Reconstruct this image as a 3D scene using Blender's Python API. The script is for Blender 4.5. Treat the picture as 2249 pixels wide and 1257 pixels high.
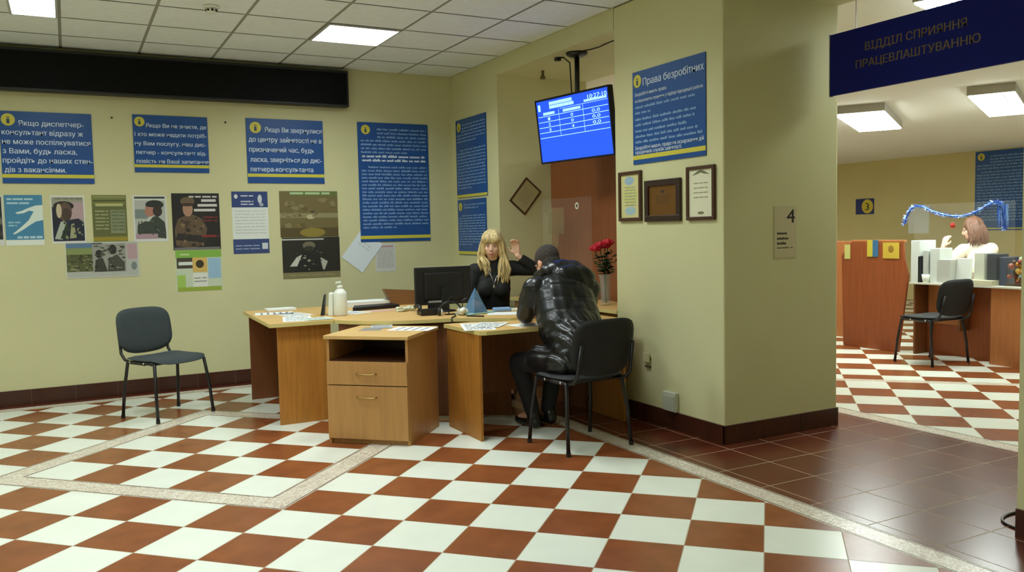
import bpy, bmesh, math, random
import numpy as np
from mathutils import Vector, Matrix, Euler

for o in list(bpy.data.objects):
    bpy.data.objects.remove(o)
S = bpy.context.scene
COL = S.collection
PI = math.pi
R = math.radians

# ------------------------------------------------------------------ camera
cam_d = bpy.data.cameras.new('camera')
cam_d.sensor_width = 36.0
cam_d.lens = 1835.0 / 2249 * 36.0
cam_d.clip_start = 0.05
cam_d.clip_end = 100
cam = bpy.data.objects.new('camera', cam_d)
COL.objects.link(cam)
CAM_H = 1.37035
yaw, pitch, roll = 0.48722, -0.06564, -0.02117
fw = Vector((math.sin(yaw) * math.cos(pitch), math.cos(yaw) * math.cos(pitch), math.sin(pitch)))
rt = Vector((math.cos(yaw), -math.sin(yaw), 0))
up = rt.cross(fw)
rt2 = rt * math.cos(roll) + up * math.sin(roll)
up2 = -rt * math.sin(roll) + up * math.cos(roll)
cm = Matrix(((rt2.x, up2.x, -fw.x, 0), (rt2.y, up2.y, -fw.y, 0), (rt2.z, up2.z, -fw.z, CAM_H), (0, 0, 0, 1)))
cam.matrix_world = cm
S.camera = cam

# ------------------------------------------------------------------ world, exposure
w = bpy.data.worlds.new('world')
S.world = w
w.use_nodes = True
w.node_tree.nodes['Background'].inputs[0].default_value = (0.9, 0.95, 1.0, 1)
w.node_tree.nodes['Background'].inputs[1].default_value = 0.05
S.view_settings.view_transform = 'Standard'
S.view_settings.look = 'None'
S.view_settings.exposure = 0.0
S.view_settings.gamma = 1.0
S.view_settings.use_curve_mapping = False
S.cycles.max_bounces = 8
S.cycles.diffuse_bounces = 5
S.cycles.use_denoising = True

LAMP = 5.0          # emission strength of the ceiling diffusers in the main hall
LAMP_W = 65.0         # watts per square metre of diffuser, thrown downwards
LAMP_SPREAD = 150
LAMP_FAR = 29.0      # the same in the room behind the pillar

# ------------------------------------------------------------------ materials
def lin(c):
    out = []
    for v in c[:3]:
        v = v / 255.0
        out.append(v / 12.92 if v <= 0.04045 else ((v + 0.055) / 1.055) ** 2.4)
    return (out[0], out[1], out[2], 1.0)

MATS = {}
def mat(name, rgb, rough=0.6, metal=0.0, noise=0.0, scale=8.0, spec=0.5, bump=0.0, stretch=None, coat=0.0):
    """plain procedural material; noise mixes a darker/lighter variation of the same colour"""
    if name in MATS:
        return MATS[name]
    m = bpy.data.materials.new(name)
    m.use_nodes = True
    nt = m.node_tree
    b = nt.nodes['Principled BSDF']
    col = lin(rgb)
    b.inputs['Base Color'].default_value = col
    b.inputs['Roughness'].default_value = rough
    b.inputs['Metallic'].default_value = metal
    b.inputs['Specular IOR Level'].default_value = spec
    if coat:
        b.inputs['Coat Weight'].default_value = coat
    if noise or bump:
        tc = nt.nodes.new('ShaderNodeTexCoord')
        mp = nt.nodes.new('ShaderNodeMapping')
        if stretch:
            mp.inputs['Scale'].default_value = stretch
        n = nt.nodes.new('ShaderNodeTexNoise')
        n.inputs['Scale'].default_value = scale
        n.inputs['Detail'].default_value = 5
        nt.links.new(tc.outputs['Object'], mp.inputs[0])
        nt.links.new(mp.outputs[0], n.inputs['Vector'])
        if noise:
            r = nt.nodes.new('ShaderNodeValToRGB')
            r.color_ramp.elements[0].position = 0.3
            r.color_ramp.elements[1].position = 0.7
            r.color_ramp.elements[0].color = tuple(max(0, c * (1 - noise)) for c in col[:3]) + (1,)
            r.color_ramp.elements[1].color = tuple(min(1, c * (1 + noise)) for c in col[:3]) + (1,)
            nt.links.new(n.outputs['Fac'], r.inputs[0])
            nt.links.new(r.outputs[0], b.inputs['Base Color'])
        if bump:
            bp = nt.nodes.new('ShaderNodeBump')
            bp.inputs['Strength'].default_value = bump
            bp.inputs['Distance'].default_value = 0.01
            nt.links.new(n.outputs['Fac'], bp.inputs['Height'])
            nt.links.new(bp.outputs[0], b.inputs['Normal'])
    MATS[name] = m
    return m

def emit(name, rgb, strength):
    if name in MATS:
        return MATS[name]
    m = bpy.data.materials.new(name)
    m.use_nodes = True
    b = m.node_tree.nodes['Principled BSDF']
    b.inputs['Base Color'].default_value = lin(rgb)
    b.inputs['Emission Color'].default_value = lin(rgb)
    b.inputs['Emission Strength'].default_value = strength
    MATS[name] = m
    return m

def wood(name, rgb, dark=0.25, grain='z', rough=0.42):
    st = {'z': (14, 14, 1.0), 'x': (1.0, 14, 14), 'y': (14, 1.0, 14)}[grain]
    return mat(name, rgb, rough, 0, dark, 3.0, 0.4, 0, st)

def glass(name, rgb, alpha, rough=0.05):
    if name in MATS:
        return MATS[name]
    m = bpy.data.materials.new(name)
    m.use_nodes = True
    nt = m.node_tree
    for n in list(nt.nodes):
        nt.nodes.remove(n)
    out = nt.nodes.new('ShaderNodeOutputMaterial')
    tr = nt.nodes.new('ShaderNodeBsdfTransparent')
    tr.inputs[0].default_value = (1, 1, 1, 1)
    pr = nt.nodes.new('ShaderNodeBsdfPrincipled')
    pr.inputs['Base Color'].default_value = lin(rgb)
    pr.inputs['Roughness'].default_value = rough
    mx = nt.nodes.new('ShaderNodeMixShader')
    mx.inputs[0].default_value = alpha
    nt.links.new(tr.outputs[0], mx.inputs[1])
    nt.links.new(pr.outputs[0], mx.inputs[2])
    nt.links.new(mx.outputs[0], out.inputs[0])
    MATS[name] = m
    return m

WALL = mat('wall_paint', (205, 202, 156), 0.62, noise=0.04, scale=1.3, spec=0.3)
WALL2 = mat('wall_paint_far', (206, 192, 138), 0.65, noise=0.04, scale=1.3, spec=0.3)
CEILW = mat('ceiling_panel', (234, 240, 236), 0.85, noise=0.03, scale=20, spec=0.2)
CEILG = mat('ceiling_grid', (158, 158, 142), 0.7)
CEIL2 = mat('ceiling_plaster', (232, 228, 214), 0.85)
def ceramic(name, rgb, noise, scale, rough):
    return mat(name, rgb, rough, 0, noise, scale, 0.5)
TILEW = mat('tile_white', (226, 230, 216), 0.27, 0, 0.03, 5, 0.38)
TILEB = mat('tile_brown', (134, 76, 42), 0.27, 0, 0.16, 5.5, 0.38)
TILER = mat('tile_red_brown', (94, 44, 28), 0.24, 0, 0.22, 3.5, 0.5)
GROUT = mat('tile_grout', (176, 160, 132), 0.8)
BASE = mat('baseboard_tile', (66, 32, 20), 0.3, noise=0.15, scale=6)
BASEG = mat('baseboard_grout', (120, 96, 80), 0.8)

def ornament():
    m = bpy.data.materials.new('border_ornament')
    m.use_nodes = True
    nt = m.node_tree
    b = nt.nodes['Principled BSDF']
    b.inputs['Roughness'].default_value = 0.28
    tc = nt.nodes.new('ShaderNodeTexCoord')
    n = nt.nodes.new('ShaderNodeTexNoise')
    n.inputs['Scale'].default_value = 26
    n.inputs['Detail'].default_value = 3
    n.inputs['Distortion'].default_value = 2.2
    r = nt.nodes.new('ShaderNodeValToRGB')
    e = r.color_ramp.elements
    e[0].position, e[0].color = 0.42, lin((226, 222, 204))
    e[1].position, e[1].color = 0.52, lin((168, 142, 124))
    e.new(0.58).color = lin((226, 220, 202))
    nt.links.new(tc.outputs['Object'], n.inputs['Vector'])
    nt.links.new(n.outputs['Fac'], r.inputs[0])
    nt.links.new(r.outputs[0], b.inputs['Base Color'])
    return m
ORN = ornament()
ORNL = mat('border_line', (104, 88, 72), 0.4)

WTOP = wood('beech_top', (206, 168, 104), 0.12, 'x')
WEDGE = mat('pale_edge_band', (208, 190, 120), 0.5)
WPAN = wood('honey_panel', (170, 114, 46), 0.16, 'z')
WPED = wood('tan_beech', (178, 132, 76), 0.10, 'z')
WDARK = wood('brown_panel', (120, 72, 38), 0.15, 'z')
WRED = wood('red_brown_panel', (150, 78, 40), 0.12, 'z')
WRED2 = wood('cherry_panel', (176, 110, 62), 0.10, 'z')
BLACKM = mat('black_metal', (22, 21, 22), 0.35)
BLACKP = mat('black_plastic', (24, 24, 24), 0.45)
FABG = mat('grey_fabric', (58, 66, 66), 0.9, noise=0.12, scale=120, bump=0.15)
FABK = mat('black_fabric', (26, 26, 25), 0.75, noise=0.12, scale=120, bump=0.1)
CHROME = mat('chrome', (200, 195, 180), 0.25, 1.0)
WHITE = mat('white_paper', (226, 230, 224), 0.7)
WHITEP = mat('white_plastic', (226, 230, 218), 0.4)
INK = mat('grey_ink', (120, 124, 126), 0.8)
INKD = mat('black_ink', (30, 28, 26), 0.8)

# ------------------------------------------------------------------ mesh builder
class MB:
    def __init__(s):
        s.v, s.f, s.m = [], [], []
    def add(s, vs, fs, mi=0):
        o = len(s.v)
        s.v += [tuple(map(float, v)) for v in vs]
        for f in fs:
            s.f.append([i + o for i in f])
            s.m.append(mi)
        return s
    def box(s, x0, x1, y0, y1, z0, z1, mi=0):
        v = [(x, y, z) for z in (z0, z1) for y in (y0, y1) for x in (x0, x1)]
        return s.add(v, [(0, 2, 3, 1), (4, 5, 7, 6), (0, 1, 5, 4), (2, 6, 7, 3), (0, 4, 6, 2), (1, 3, 7, 5)], mi)
    def obox(s, c, ax, ay, az, mi=0):
        """box with centre c and three half-axis vectors"""
        c, ax, ay, az = (np.array(q, float) for q in (c, ax, ay, az))
        v = [c + i * ax + j * ay + k * az for k in (-1, 1) for j in (-1, 1) for i in (-1, 1)]
        return s.add(v, [(0, 2, 3, 1), (4, 5, 7, 6), (0, 1, 5, 4), (2, 6, 7, 3), (0, 4, 6, 2), (1, 3, 7, 5)], mi)
    def prism(s, poly, z0, z1, mi=0, axis='z'):
        """extrude a 2-D outline; axis z: (x,y), axis y: (x,z) extruded along y, axis x: (y,z)"""
        n = len(poly)
        def P(p, h):
            return {'z': (p[0], p[1], h), 'y': (p[0], h, p[1]), 'x': (h, p[0], p[1])}[axis]
        v = [P(p, z0) for p in poly] + [P(p, z1) for p in poly]
        f = [list(range(n))[::-1], list(range(n, 2 * n))] + [(i, (i + 1) % n, n + (i + 1) % n, n + i) for i in range(n)]
        return s.add(v, f, mi)
    def tube(s, path, r, n=8, mi=0, cap=True):
        P = [Vector(p) for p in path]
        rs = r if isinstance(r, (list, tuple)) else [r] * len(P)
        vs, fs = [], []
        t0 = (P[1] - P[0]).normalized()
        a = t0.orthogonal().normalized()
        for i, p in enumerate(P):
            if i == 0: t = P[1] - P[0]
            elif i == len(P) - 1: t = P[-1] - P[-2]
            else: t = (P[i + 1] - P[i]).normalized() + (P[i] - P[i - 1]).normalized()
            t.normalize()
            a = (a - t * a.dot(t)).normalized()
            b = t.cross(a)
            for k in range(n):
                q = 2 * PI * k / n
                vs.append(p + (a * math.cos(q) + b * math.sin(q)) * rs[i])
        for i in range(len(P) - 1):
            for k in range(n):
                fs.append((i * n + k, i * n + (k + 1) % n, (i + 1) * n + (k + 1) % n, (i + 1) * n + k))
        if cap:
            fs.append(list(range(n))[::-1])
            fs.append([(len(P) - 1) * n + k for k in range(n)])
        return s.add(vs, fs, mi)
    def lathe(s, prof, c=(0, 0, 0), n=20, mi=0):
        vs, fs = [], []
        for (r, z) in prof:
            for k in range(n):
                q = 2 * PI * k / n
                vs.append((c[0] + max(r, 1e-4) * math.cos(q), c[1] + max(r, 1e-4) * math.sin(q), c[2] + z))
        for i in range(len(prof) - 1):
            for k in range(n):
                fs.append((i * n + k, i * n + (k + 1) % n, (i + 1) * n + (k + 1) % n, (i + 1) * n + k))
        fs.append(list(range(n))[::-1])
        fs.append([(len(prof) - 1) * n + k for k in range(n)])
        return s.add(vs, fs, mi)
    def ball(s, c, r, rot=None, nu=16, nv=10, mi=0):
        rr = r if isinstance(r, (tuple, list)) else (r, r, r)
        M = Euler(rot).to_matrix() if rot else Matrix.Identity(3)
        vs, fs = [], []
        c = Vector(c)
        for j in range(nv + 1):
            th = PI * j / nv
            for i in range(nu):
                ph = 2 * PI * i / nu
                sj = max(math.sin(th), 1e-3)
                q = Vector((rr[0] * sj * math.cos(ph), rr[1] * sj * math.sin(ph), -rr[2] * math.cos(th)))
                vs.append(c + M @ q)
        for j in range(nv):
            for i in range(nu):
                fs.append((j * nu + i, j * nu + (i + 1) % nu, (j + 1) * nu + (i + 1) % nu, (j + 1) * nu + i))
        fs.append(list(range(nu))[::-1])
        fs.append([nv * nu + i for i in range(nu)])
        return s.add(vs, fs, mi)
    def cone(s, p0, r0, p1, r1, n=16):
        """capsule whose two ends have different radii"""
        p0, p1 = Vector(p0), Vector(p1)
        t = (p1 - p0).normalized()
        path, rs = [], []
        for q in (0.02, 0.35, 0.7, 0.92):
            path.append(p0 - t * r0 * math.cos(q * PI / 2)); rs.append(max(r0 * math.sin(q * PI / 2), 1e-4))
        path.append(p0.copy()); rs.append(r0)
        path.append(p1.copy()); rs.append(r1)
        for q in (0.92, 0.7, 0.35, 0.02):
            path.append(p1 + t * r1 * math.cos(q * PI / 2)); rs.append(max(r1 * math.sin(q * PI / 2), 1e-4))
        return s.tube(path, rs, n)
    def flat(s, pts, y, mi=0):
        """a printed outline in the x-z plane at depth y, facing -y"""
        a = sum(pts[i][0] * pts[(i + 1) % len(pts)][1] - pts[(i + 1) % len(pts)][0] * pts[i][1] for i in range(len(pts)))
        if a < 0: pts = pts[::-1]
        return s.add([(p[0], y, p[1]) for p in pts], [list(range(len(pts)))], mi)
    def rect(s, x0, x1, z0, z1, y, mi=0):
        return s.flat([(x0, z0), (x1, z0), (x1, z1), (x0, z1)], y, mi)

def build(name, mb, mats, parent=None, smooth=False, bevel=0.0, world=False, seg=2):
    me = bpy.data.meshes.new(name)
    vs = mb.v
    if world and parent is not None:
        c, s_ = math.cos(-parent.rotation_euler.z), math.sin(-parent.rotation_euler.z)
        l = parent.location
        vs = [((x - l.x) * c - (y - l.y) * s_, (x - l.x) * s_ + (y - l.y) * c, z - l.z) for x, y, z in vs]
    me.from_pydata(vs, [], mb.f)
    if not isinstance(mats, (list, tuple)): mats = [mats]
    for m in mats: me.materials.append(m)
    me.polygons.foreach_set('material_index', mb.m)
    if smooth: me.polygons.foreach_set('use_smooth', [True] * len(me.polygons))
    me.update()
    o = bpy.data.objects.new(name, me)
    COL.objects.link(o)
    if parent is not None: o.parent = parent
    if bevel:
        b = o.modifiers.new('bevel', 'BEVEL')
        b.width = bevel; b.segments = seg; b.limit_method = 'ANGLE'; b.angle_limit = R(40)
    return o

def thing(name, label, cat, loc=(0, 0, 0), rotz=0.0, group=None):
    o = bpy.data.objects.new(name, None)
    COL.objects.link(o)
    o.empty_display_size = 0.1
    o.location = loc; o.rotation_euler = (0, 0, rotz)
    return tag(o, label, cat, group)
def tag(o, label, cat, group=None):
    o['label'] = label; o['category'] = cat
    if group: o['group'] = group
    return o
def struct(name, mb, m, **k):
    o = build(name, mb, m, **k)
    o['kind'] = 'structure'
    return o
def copy_tree(root, label, loc=None, rotz=None):
    r = root.copy(); COL.objects.link(r); r['label'] = label
    if loc: r.location = loc
    if rotz is not None: r.rotation_euler = (0, 0, rotz)
    for ch in root.children:
        c = ch.copy(); COL.objects.link(c); c.parent = r
        for g in ch.children:
            d = g.copy(); COL.objects.link(d); d.parent = c
    return r

def text_mesh(s, bold=0.0):
    cu = bpy.data.curves.new('lettering', 'FONT')
    cu.body = s; cu.size = 1.0; cu.resolution_u = 2; cu.offset = bold
    o = bpy.data.objects.new('lettering', cu)
    me = bpy.data.meshes.new_from_object(o)
    v = [tuple(q.co) for q in me.vertices]
    f = [list(p.vertices) for p in me.polygons]
    bpy.data.objects.remove(o); bpy.data.curves.remove(cu); bpy.data.meshes.remove(me)
    return v, f
def letter(mb, s, x0, x1, z, h, y, mi=0, bold=0.012):
    """one line of text from x0 to x1 (x1=None keeps proportions), baseline z, capital height h"""
    v, f = text_mesh(s)
    if not v: return
    xs = [q[0] for q in v]
    a, b = min(xs), max(xs)
    sz = h / 0.73
    sx = sz if x1 is None else (x1 - x0) / (b - a)
    for k in (-1, 0, 1):
        mb.add([(x0 + (q[0] - a) * sx + k * bold * sz, y - .00004 * k, z + q[1] * sz) for q in v], f, mi)
def bars(mb, rnd, x0, x1, z, h, y, mi=0, fill=1.0, wmin=0.03, wmax=0.11, gap=0.014):
    """a line of print too small to read: word-long strokes broken into letter-size ticks"""
    x = x0
    end = x0 + (x1 - x0) * fill
    while x < end - 0.004:
        wd = min(rnd.uniform(wmin, wmax), end - x)
        q = x
        while q < x + wd - 0.001:
            lw = rnd.uniform(0.35, 0.75) * h
            hh = h * rnd.choice((0.7, 0.7, 0.75, 1.0))
            mb.rect(q, min(q + lw, x + wd), z, z + hh, y, mi)
            q += lw + 0.12 * h
        x += wd + gap

# ------------------------------------------------------------------ room constants
YW = 8.05            # back wall
X1, X2 = 3.594, 4.60  # the two faces of the pillar row
XL, YR = -3.3, -2.6   # walls outside the picture
ZC, ZS, ZC2 = 2.979, 2.82, 2.52
XF, YF = 13.2, 13.6
YP0, YP1 = 3.965, 5.12   # pillar
YO = 7.0                 # end of the wall pier
YN = 2.13                # start of the near pillar

# ---- walls
struct('wall_back', MB().box(XL - .15, X2 + .02, YW, YW + .15, 0, 3.1), WALL)
struct('wall_left', MB().box(XL - .15, XL, YR, YW, 0, 3.1), WALL)
struct('wall_rear', MB().box(XL - .15, XF, YR - .15, YR, 0, 3.1), WALL)
struct('wall_pier', MB().box(X1, X2 - .02, YO, YW, 0, ZC), WALL)
struct('wall_pillar', MB().box(X1, X2, YP0, YP1, 0, ZC), WALL, bevel=0.012)
struct('wall_right', MB().box(X1, X2, YR, YN, 0, ZC), WALL)
struct('trim_1', MB().box(X1, X2, YN, YP0, ZS, ZC + .1), WALL)
struct('trim_2', MB().box(X1, X2, YP1, YO, ZS, ZC + .1), WALL)
struct('wall_far', MB().box(XF, XF + .15, YR, YF, 0, 3.1), WALL2)
struct('wall_far_left', MB().box(X2 - .02, XF, YF, YF + .15, 0, 3.1), WALL2)
struct('wall_far_near', MB().box(X2 - .14, X2 - .02, YW + .151, YF, 0, 3.1), WALL2)

# ---- ceilings
def ceiling():
    mb = MB()
    mb.box(XL, X1, YR, YW, ZC + .004, ZC + .09, 1)
    ox, oy, t, g = 0.6284, 5.7391, 0.6, 0.011
    for i in range(-8, 6):
        for j in range(-15, 5):
            x0, x1 = ox + i * t + g, ox + (i + 1) * t - g
            y0, y1 = oy + j * t + g, oy + (j + 1) * t - g
            x0, x1 = max(x0, XL), min(x1, X1 - .005)
            y0, y1 = max(y0, YR), min(y1, YW - .005)
            if x1 - x0 < .02 or y1 - y0 < .02: continue
            mb.add([(x0, y0, ZC), (x0, y1, ZC), (x1, y1, ZC), (x1, y0, ZC)], [(0, 1, 2, 3)], 0)
    return struct('ceiling', mb, [CEILW, CEILG])
ceiling()
struct('ceiling_2', MB().box(6.05, XF, YR, YF, ZC2, ZC2 + .6).box(X2, 6.05, YR, YF, 2.90, 3.12), CEIL2)

# ---- floor: one slab carrying the tile pattern
def clip(poly, a, b, c):
    out = []
    for i in range(len(poly)):
        p, q = poly[i], poly[(i + 1) % len(poly)]
        dp, dq = a * p[0] + b * p[1] - c, a * q[0] + b * q[1] - c
        if dp <= 0: out.append(p)
        if (dp < 0) != (dq < 0) and abs(dp - dq) > 1e-9:
            s = dp / (dp - dq)
            out.append((p[0] + s * (q[0] - p[0]), p[1] + s * (q[1] - p[1])))
    return out
def cliprect(poly, x0, x1, y0, y1):
    for a, b, c in ((-1, 0, -x0), (1, 0, x1), (0, -1, -y0), (0, 1, y1)):
        poly = clip(poly, a, b, c)
        if len(poly) < 3: return None
    return poly
def floor():
    mb = MB()
    mb.box(XL, XF, YR, YF, -0.12, -0.0006, 3)
    T = 0.33
    OX, OY = 0.887, 4.179
    c = math.sqrt(.5)
    def P(u, v): return (OX + (u * c + v * c) * T, OY + (-u * c + v * c) * T)
    def put(poly, mi, z=0.0):
        if poly: mb.add([(p[0], p[1], z) for p in poly], [list(range(len(poly)))[:]], mi)
    def sq(u0, v0, u1, v1, g=0.006): return [P(u0 + g, v0 + g), P(u1 - g, v0 + g), P(u1 - g, v1 - g), P(u0 + g, v1 - g)]
    # main checker
    for i in range(-40, 30):
        for j in range(-40, 30):
            if -6 <= i <= -1 and 0 <= j <= 5: continue
            put(cliprect(sq(i, j, i + 1, j + 1), XL, 3.0, YR, 7.80), 0 if (i + j) % 2 else 1)
    # square border frame, six tiles wide, with a field of five by five tiles inside
    w_ = 0.5
    for (u0, v0, u1, v1) in ((-6, 0, 0, w_), (-6, 6 - w_, 0, 6), (-6, w_, -6 + w_, 6 - w_), (-w_, w_, 0, 6 - w_)):
        put(sq(u0, v0, u1, v1, 0.0), 2)
    for k in (0.03, 0.47):
        d = 0.012
        a, b = -6 + k, 6 - k
        for (u0, v0, u1, v1) in ((a, k - d, -k, k + d), (a, b - d, -k, b + d), (a - d, k, a + d, b), (-k - d, k, -k + d, b)):
            put(sq(u0, v0, u1, v1, 0.0), 4, 0.0003)
    for i in range(5):
        for j in range(5):
            put(sq(-w_ - i - 1, w_ + j, -w_ - i, w_ + j + 1), 1 if (i + j) % 2 else 0)
    # border along the back wall
    put([(XL, 7.83), (3.0, 7.83), (3.0, 7.93), (XL, 7.93)], 2)
    put([(XL, 7.93), (3.0, 7.93), (3.0, YW), (XL, YW)], 5)
    # border strips either side of the red passage
    for x0, x1 in ((3.0, 3.15), (4.90, 5.05)):
        put([(x0 + .004, YR), (x1 - .004, YR), (x1 - .004, YW), (x0 + .004, YW)], 2)
        for k in (x0 + .014, x1 - .014):
            put([(k - .004, YR), (k + .004, YR), (k + .004, YW), (k - .004, YW)], 4, 0.0003)
    # red passage tiles
    i0 = 3.21
    for i in range(-1, 7):
        for j in range(0, 34):
            x0, y0 = i0 + i * T, YR + 0.19 + (j - 1) * T
            q = [(x0 + .003, y0 + .003), (x0 + T - .003, y0 + .003), (x0 + T - .003, y0 + T - .003), (x0 + .003, y0 + T - .003)]
            put(cliprect(q, 3.15, 4.90, YR, YW), 5)
    # the far room: same checker, shifted
    def far(i, j): return [(p[0], p[1]) for p in sq(i, j - .28, i + 1, j + .72)]
    for i in range(-12, 46):
        for j in range(-12, 46):
            if j == 13: continue
            put(cliprect(far(i, j), 5.05, XF, YR, YF), 0 if (i + j) % 2 == 1 else 1)
    for i in range(-12, 46):
        put(cliprect(sq(i, 12.72, i + 1, 13.05, 0.0), 5.05, XF, YR, YF), 2)
        put(cliprect(sq(i, 13.05, i + 1, 13.72, 0.006), 5.05, XF, YR, YF), i % 2)
    return struct('floor', mb, [TILEW, TILEB, ORN, GROUT, ORNL, TILER])
floor()

# ---- baseboards
def baseboard(name, a, b, n, h=0.12, t=0.014):
    """tiles from a to b, standing out along n"""
    a, b, n = Vector((*a, 0)), Vector((*b, 0)), Vector((*n, 0))
    L = (b - a).length
    d = (b - a) / L
    mb = MB()
    mb.obox((a + b) / 2 + n * (t * .4) + Vector((0, 0, h / 2)), d * L / 2, n * (t * .4), (0, 0, h / 2), 1)
    k = 0.0
    while k < L - .005:
        e = min(k + .33, L)
        m_ = a + d * ((k + e) / 2) + n * (t / 2)
        mb.obox(m_ + Vector((0, 0, h / 2)), d * ((e - k) / 2 - .002), n * (t / 2), (0, 0, h / 2 - .0005), 0)
        k = e
    return struct(name, mb, [BASE, BASEG])
baseboard('baseboard_back', (XL, YW), (X1, YW), (0, -1), 0.13)
baseboard('baseboard_pier', (X1, YW), (X1, YO), (-1, 0))
baseboard('baseboard_pillar_left', (X1, YP1), (X1, YP0 - .014), (-1, 0))
baseboard('baseboard_pillar_front', (X1 - .014, YP0), (X2, YP0), (0, -1))
baseboard('baseboard_right', (X1, YN), (X1, YR), (-1, 0))

# ------------------------------------------------------------------ ceiling lamps
DIFF = emit('lamp_diffuser', (243, 254, 255), LAMP)
DIFF2 = emit('lamp_diffuser_far', (244, 255, 250), LAMP_FAR)
LFRAME = mat('lamp_frame', (190, 190, 182), 0.5)
def troffer(x0, x1, y0, y1, label, group='square ceiling lamps of the hall'):
    cx, cy = (x0 + x1) / 2, (y0 + y1) / 2
    t = thing('ceiling_lamp', label, 'ceiling lamp', (cx, cy, ZC - .012), 0, group)
    a, b = (x1 - x0) / 2, (y1 - y0) / 2
    f = MB()
    g = .016
    f.box(-a, a, -b, -b + g, 0, .012).box(-a, a, b - g, b, 0, .012).box(-a, -a + g, -b + g, b - g, 0, .012).box(a - g, a, -b + g, b - g, 0, .012)
    build('frame', f, LFRAME, t)
    build('diffuser', MB().box(-a + g, a - g, -b + g, b - g, .003, .008), DIFF, t)
    ld = bpy.data.lights.new('lamp_light', 'AREA')
    ld.shape = 'RECTANGLE'; ld.size = 2 * (a - g); ld.size_y = 2 * (b - g)
    ld.energy = LAMP_W * ld.size * ld.size_y; ld.color = lin((243, 254, 255))[:3]; ld.spread = R(LAMP_SPREAD)
    lo = bpy.data.objects.new('lamp_light', ld); COL.objects.link(lo); lo.parent = t; lo.location = (0, 0, .0015)
    return t
troffer(1.836, 2.42, 6.347, 6.931, 'bright square lamp in the tiled ceiling above the reception desk')
troffer(-.28, .02, 6.347, 6.931, 'bright narrow lamp in the ceiling above the two blue boards at the left')
for k, (x, y) in enumerate(((1.828, 4.539), (.028, 4.539), (-2.372, 6.339), (.028, 2.739), (-1.772, 2.739), (-1.772, .939), (-2.372, -.861))):  # unseen lamps, added for the light they give the hall
    troffer(x + .008, x + .592, y + .008, y + .592, 'square ceiling lamp out of view, added to light the hall')
def surface_lamp(cx, cy, a, b, rz, label, zc=ZC2):
    t = thing('ceiling_lamp', label, 'ceiling lamp', (cx, cy, zc - .09), rz, 'box ceiling lamps of the far room')
    build('housing', MB().box(-a, a, -b, b, .012, .09), mat('lamp_housing', (176, 172, 160), 0.5), t, bevel=.004)
    build('diffuser', MB().box(-a + .012, a - .012, -b + .012, b - .012, 0, .011), DIFF2, t)
    l = MB()
    for k in range(1, 4):
        l.box(-a + .012, a - .012, -b + 2 * b * k / 4 - .004, -b + 2 * b * k / 4 + .004, -.006, 0)
    for k in range(1, 7):
        l.box(-a + 2 * a * k / 7 - .003, -a + 2 * a * k / 7 + .003, -b + .012, b - .012, -.006, 0)
    build('louvre', l, mat('louvre_white', (235, 235, 228), 0.4), t)
    return t

# ------------------------------------------------------------------ dark display panel over the boards
t = thing('display_panel', 'long black scrolling display panel high on the left wall under the ceiling', 'display', (.5, YW, 2.60))
build('housing', MB().box(-3.0, 1.97, -.11, -.002, 0, .345), BLACKP, t, bevel=.006)
build('screen', MB().box(-2.98, 1.95, -.114, -.111, .02, .32), mat('black_gloss', (9, 9, 9), 0.5, noise=.3, scale=2, spec=.12), t)

# ------------------------------------------------------------------ information boards
BLUE = mat('board_blue', (24, 76, 142), 0.35, noise=.05, scale=3)
BLUED = mat('board_edge_blue', (30, 66, 92), 0.4)
YEL = mat('board_yellow', (206, 196, 70), 0.4)
LET = mat('board_letter', (206, 220, 236), 0.5)
LETS = mat('board_small_print', (124, 158, 200), 0.5)
def board(label, w_, h, loc, rotz, print_fn, icon=(None, None, 0.045), stripe=True, zs=0.105, group='blue information boards', st=0.030):
    t = thing('information_board', label, 'sign', loc, rotz, group)
    a = w_ / 2
    build('panel', MB().box(-a, a, -.008, -.001, -h / 2, h / 2), [BLUE], t)
    if stripe:
        zb = -h / 2
        build('stripe', MB().box(-a, a, -.0092, -.008, zb + zs - st, zb + zs), YEL, t)
    ix, iz, ir = icon
    if ix is not None:
        d = MB()
        n = 28
        d.add([(ix + ir * math.cos(2 * PI * k / n), -.0095, iz + ir * math.sin(2 * PI * k / n)) for k in range(n)], [list(range(n))], 0)
        ic = build('information_icon', d, YEL, t)
        m_ = MB()
        letter(m_, 'i', ix - ir * .2, ix + ir * .2, iz - ir * .62, ir * 1.2, -.0102, 0, .03)
        build('letter', m_, BLUED, ic)
    m_ = MB()
    print_fn(m_)
    if m_.v: build('lettering', m_, [LET, LETS], t)
    return t
Y0 = -.0100
def lines(rows, bold=.014):
    def fn(m_):
        for (s, x0, x1, z, h) in rows:
            letter(m_, s, x0, x1, z, h, Y0, 0, bold)
    return fn
def px_rows(W0, W1, H0, H1, w_, h, rows, ch):
    """rows given on the board's own width/height fractions -> metres from its centre"""
    return [(s, (x0 - .5) * w_, (x1 - .5) * w_, (.5 - z) * h, ch) for (s, x0, x1, z) in rows]
wA, hA = .675, .59
board('blue board starting Якщо диспетчер-, leftmost of the row under the black display', wA, hA, (.231 - .3375, YW, 2.146), 0,
      lines(px_rows(0, 1, 0, 1, wA, hA, [
          ('Якщо диспетчер-', .20, .91, .195), ('консультант відразу ж', .02, .90, .325), ('не може поспілкуватися', .02, .975, .455),
          ('з Вами, будь ласка,', .02, .82, .585), ('пройдіть до наших стен-', .015, .99, .715), ('дів з вакансіями.', .03, .69, .845)], .043)),
      icon=(-.275, .225, .050), zs=.075)
wB, hB = .62, .50
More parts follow.
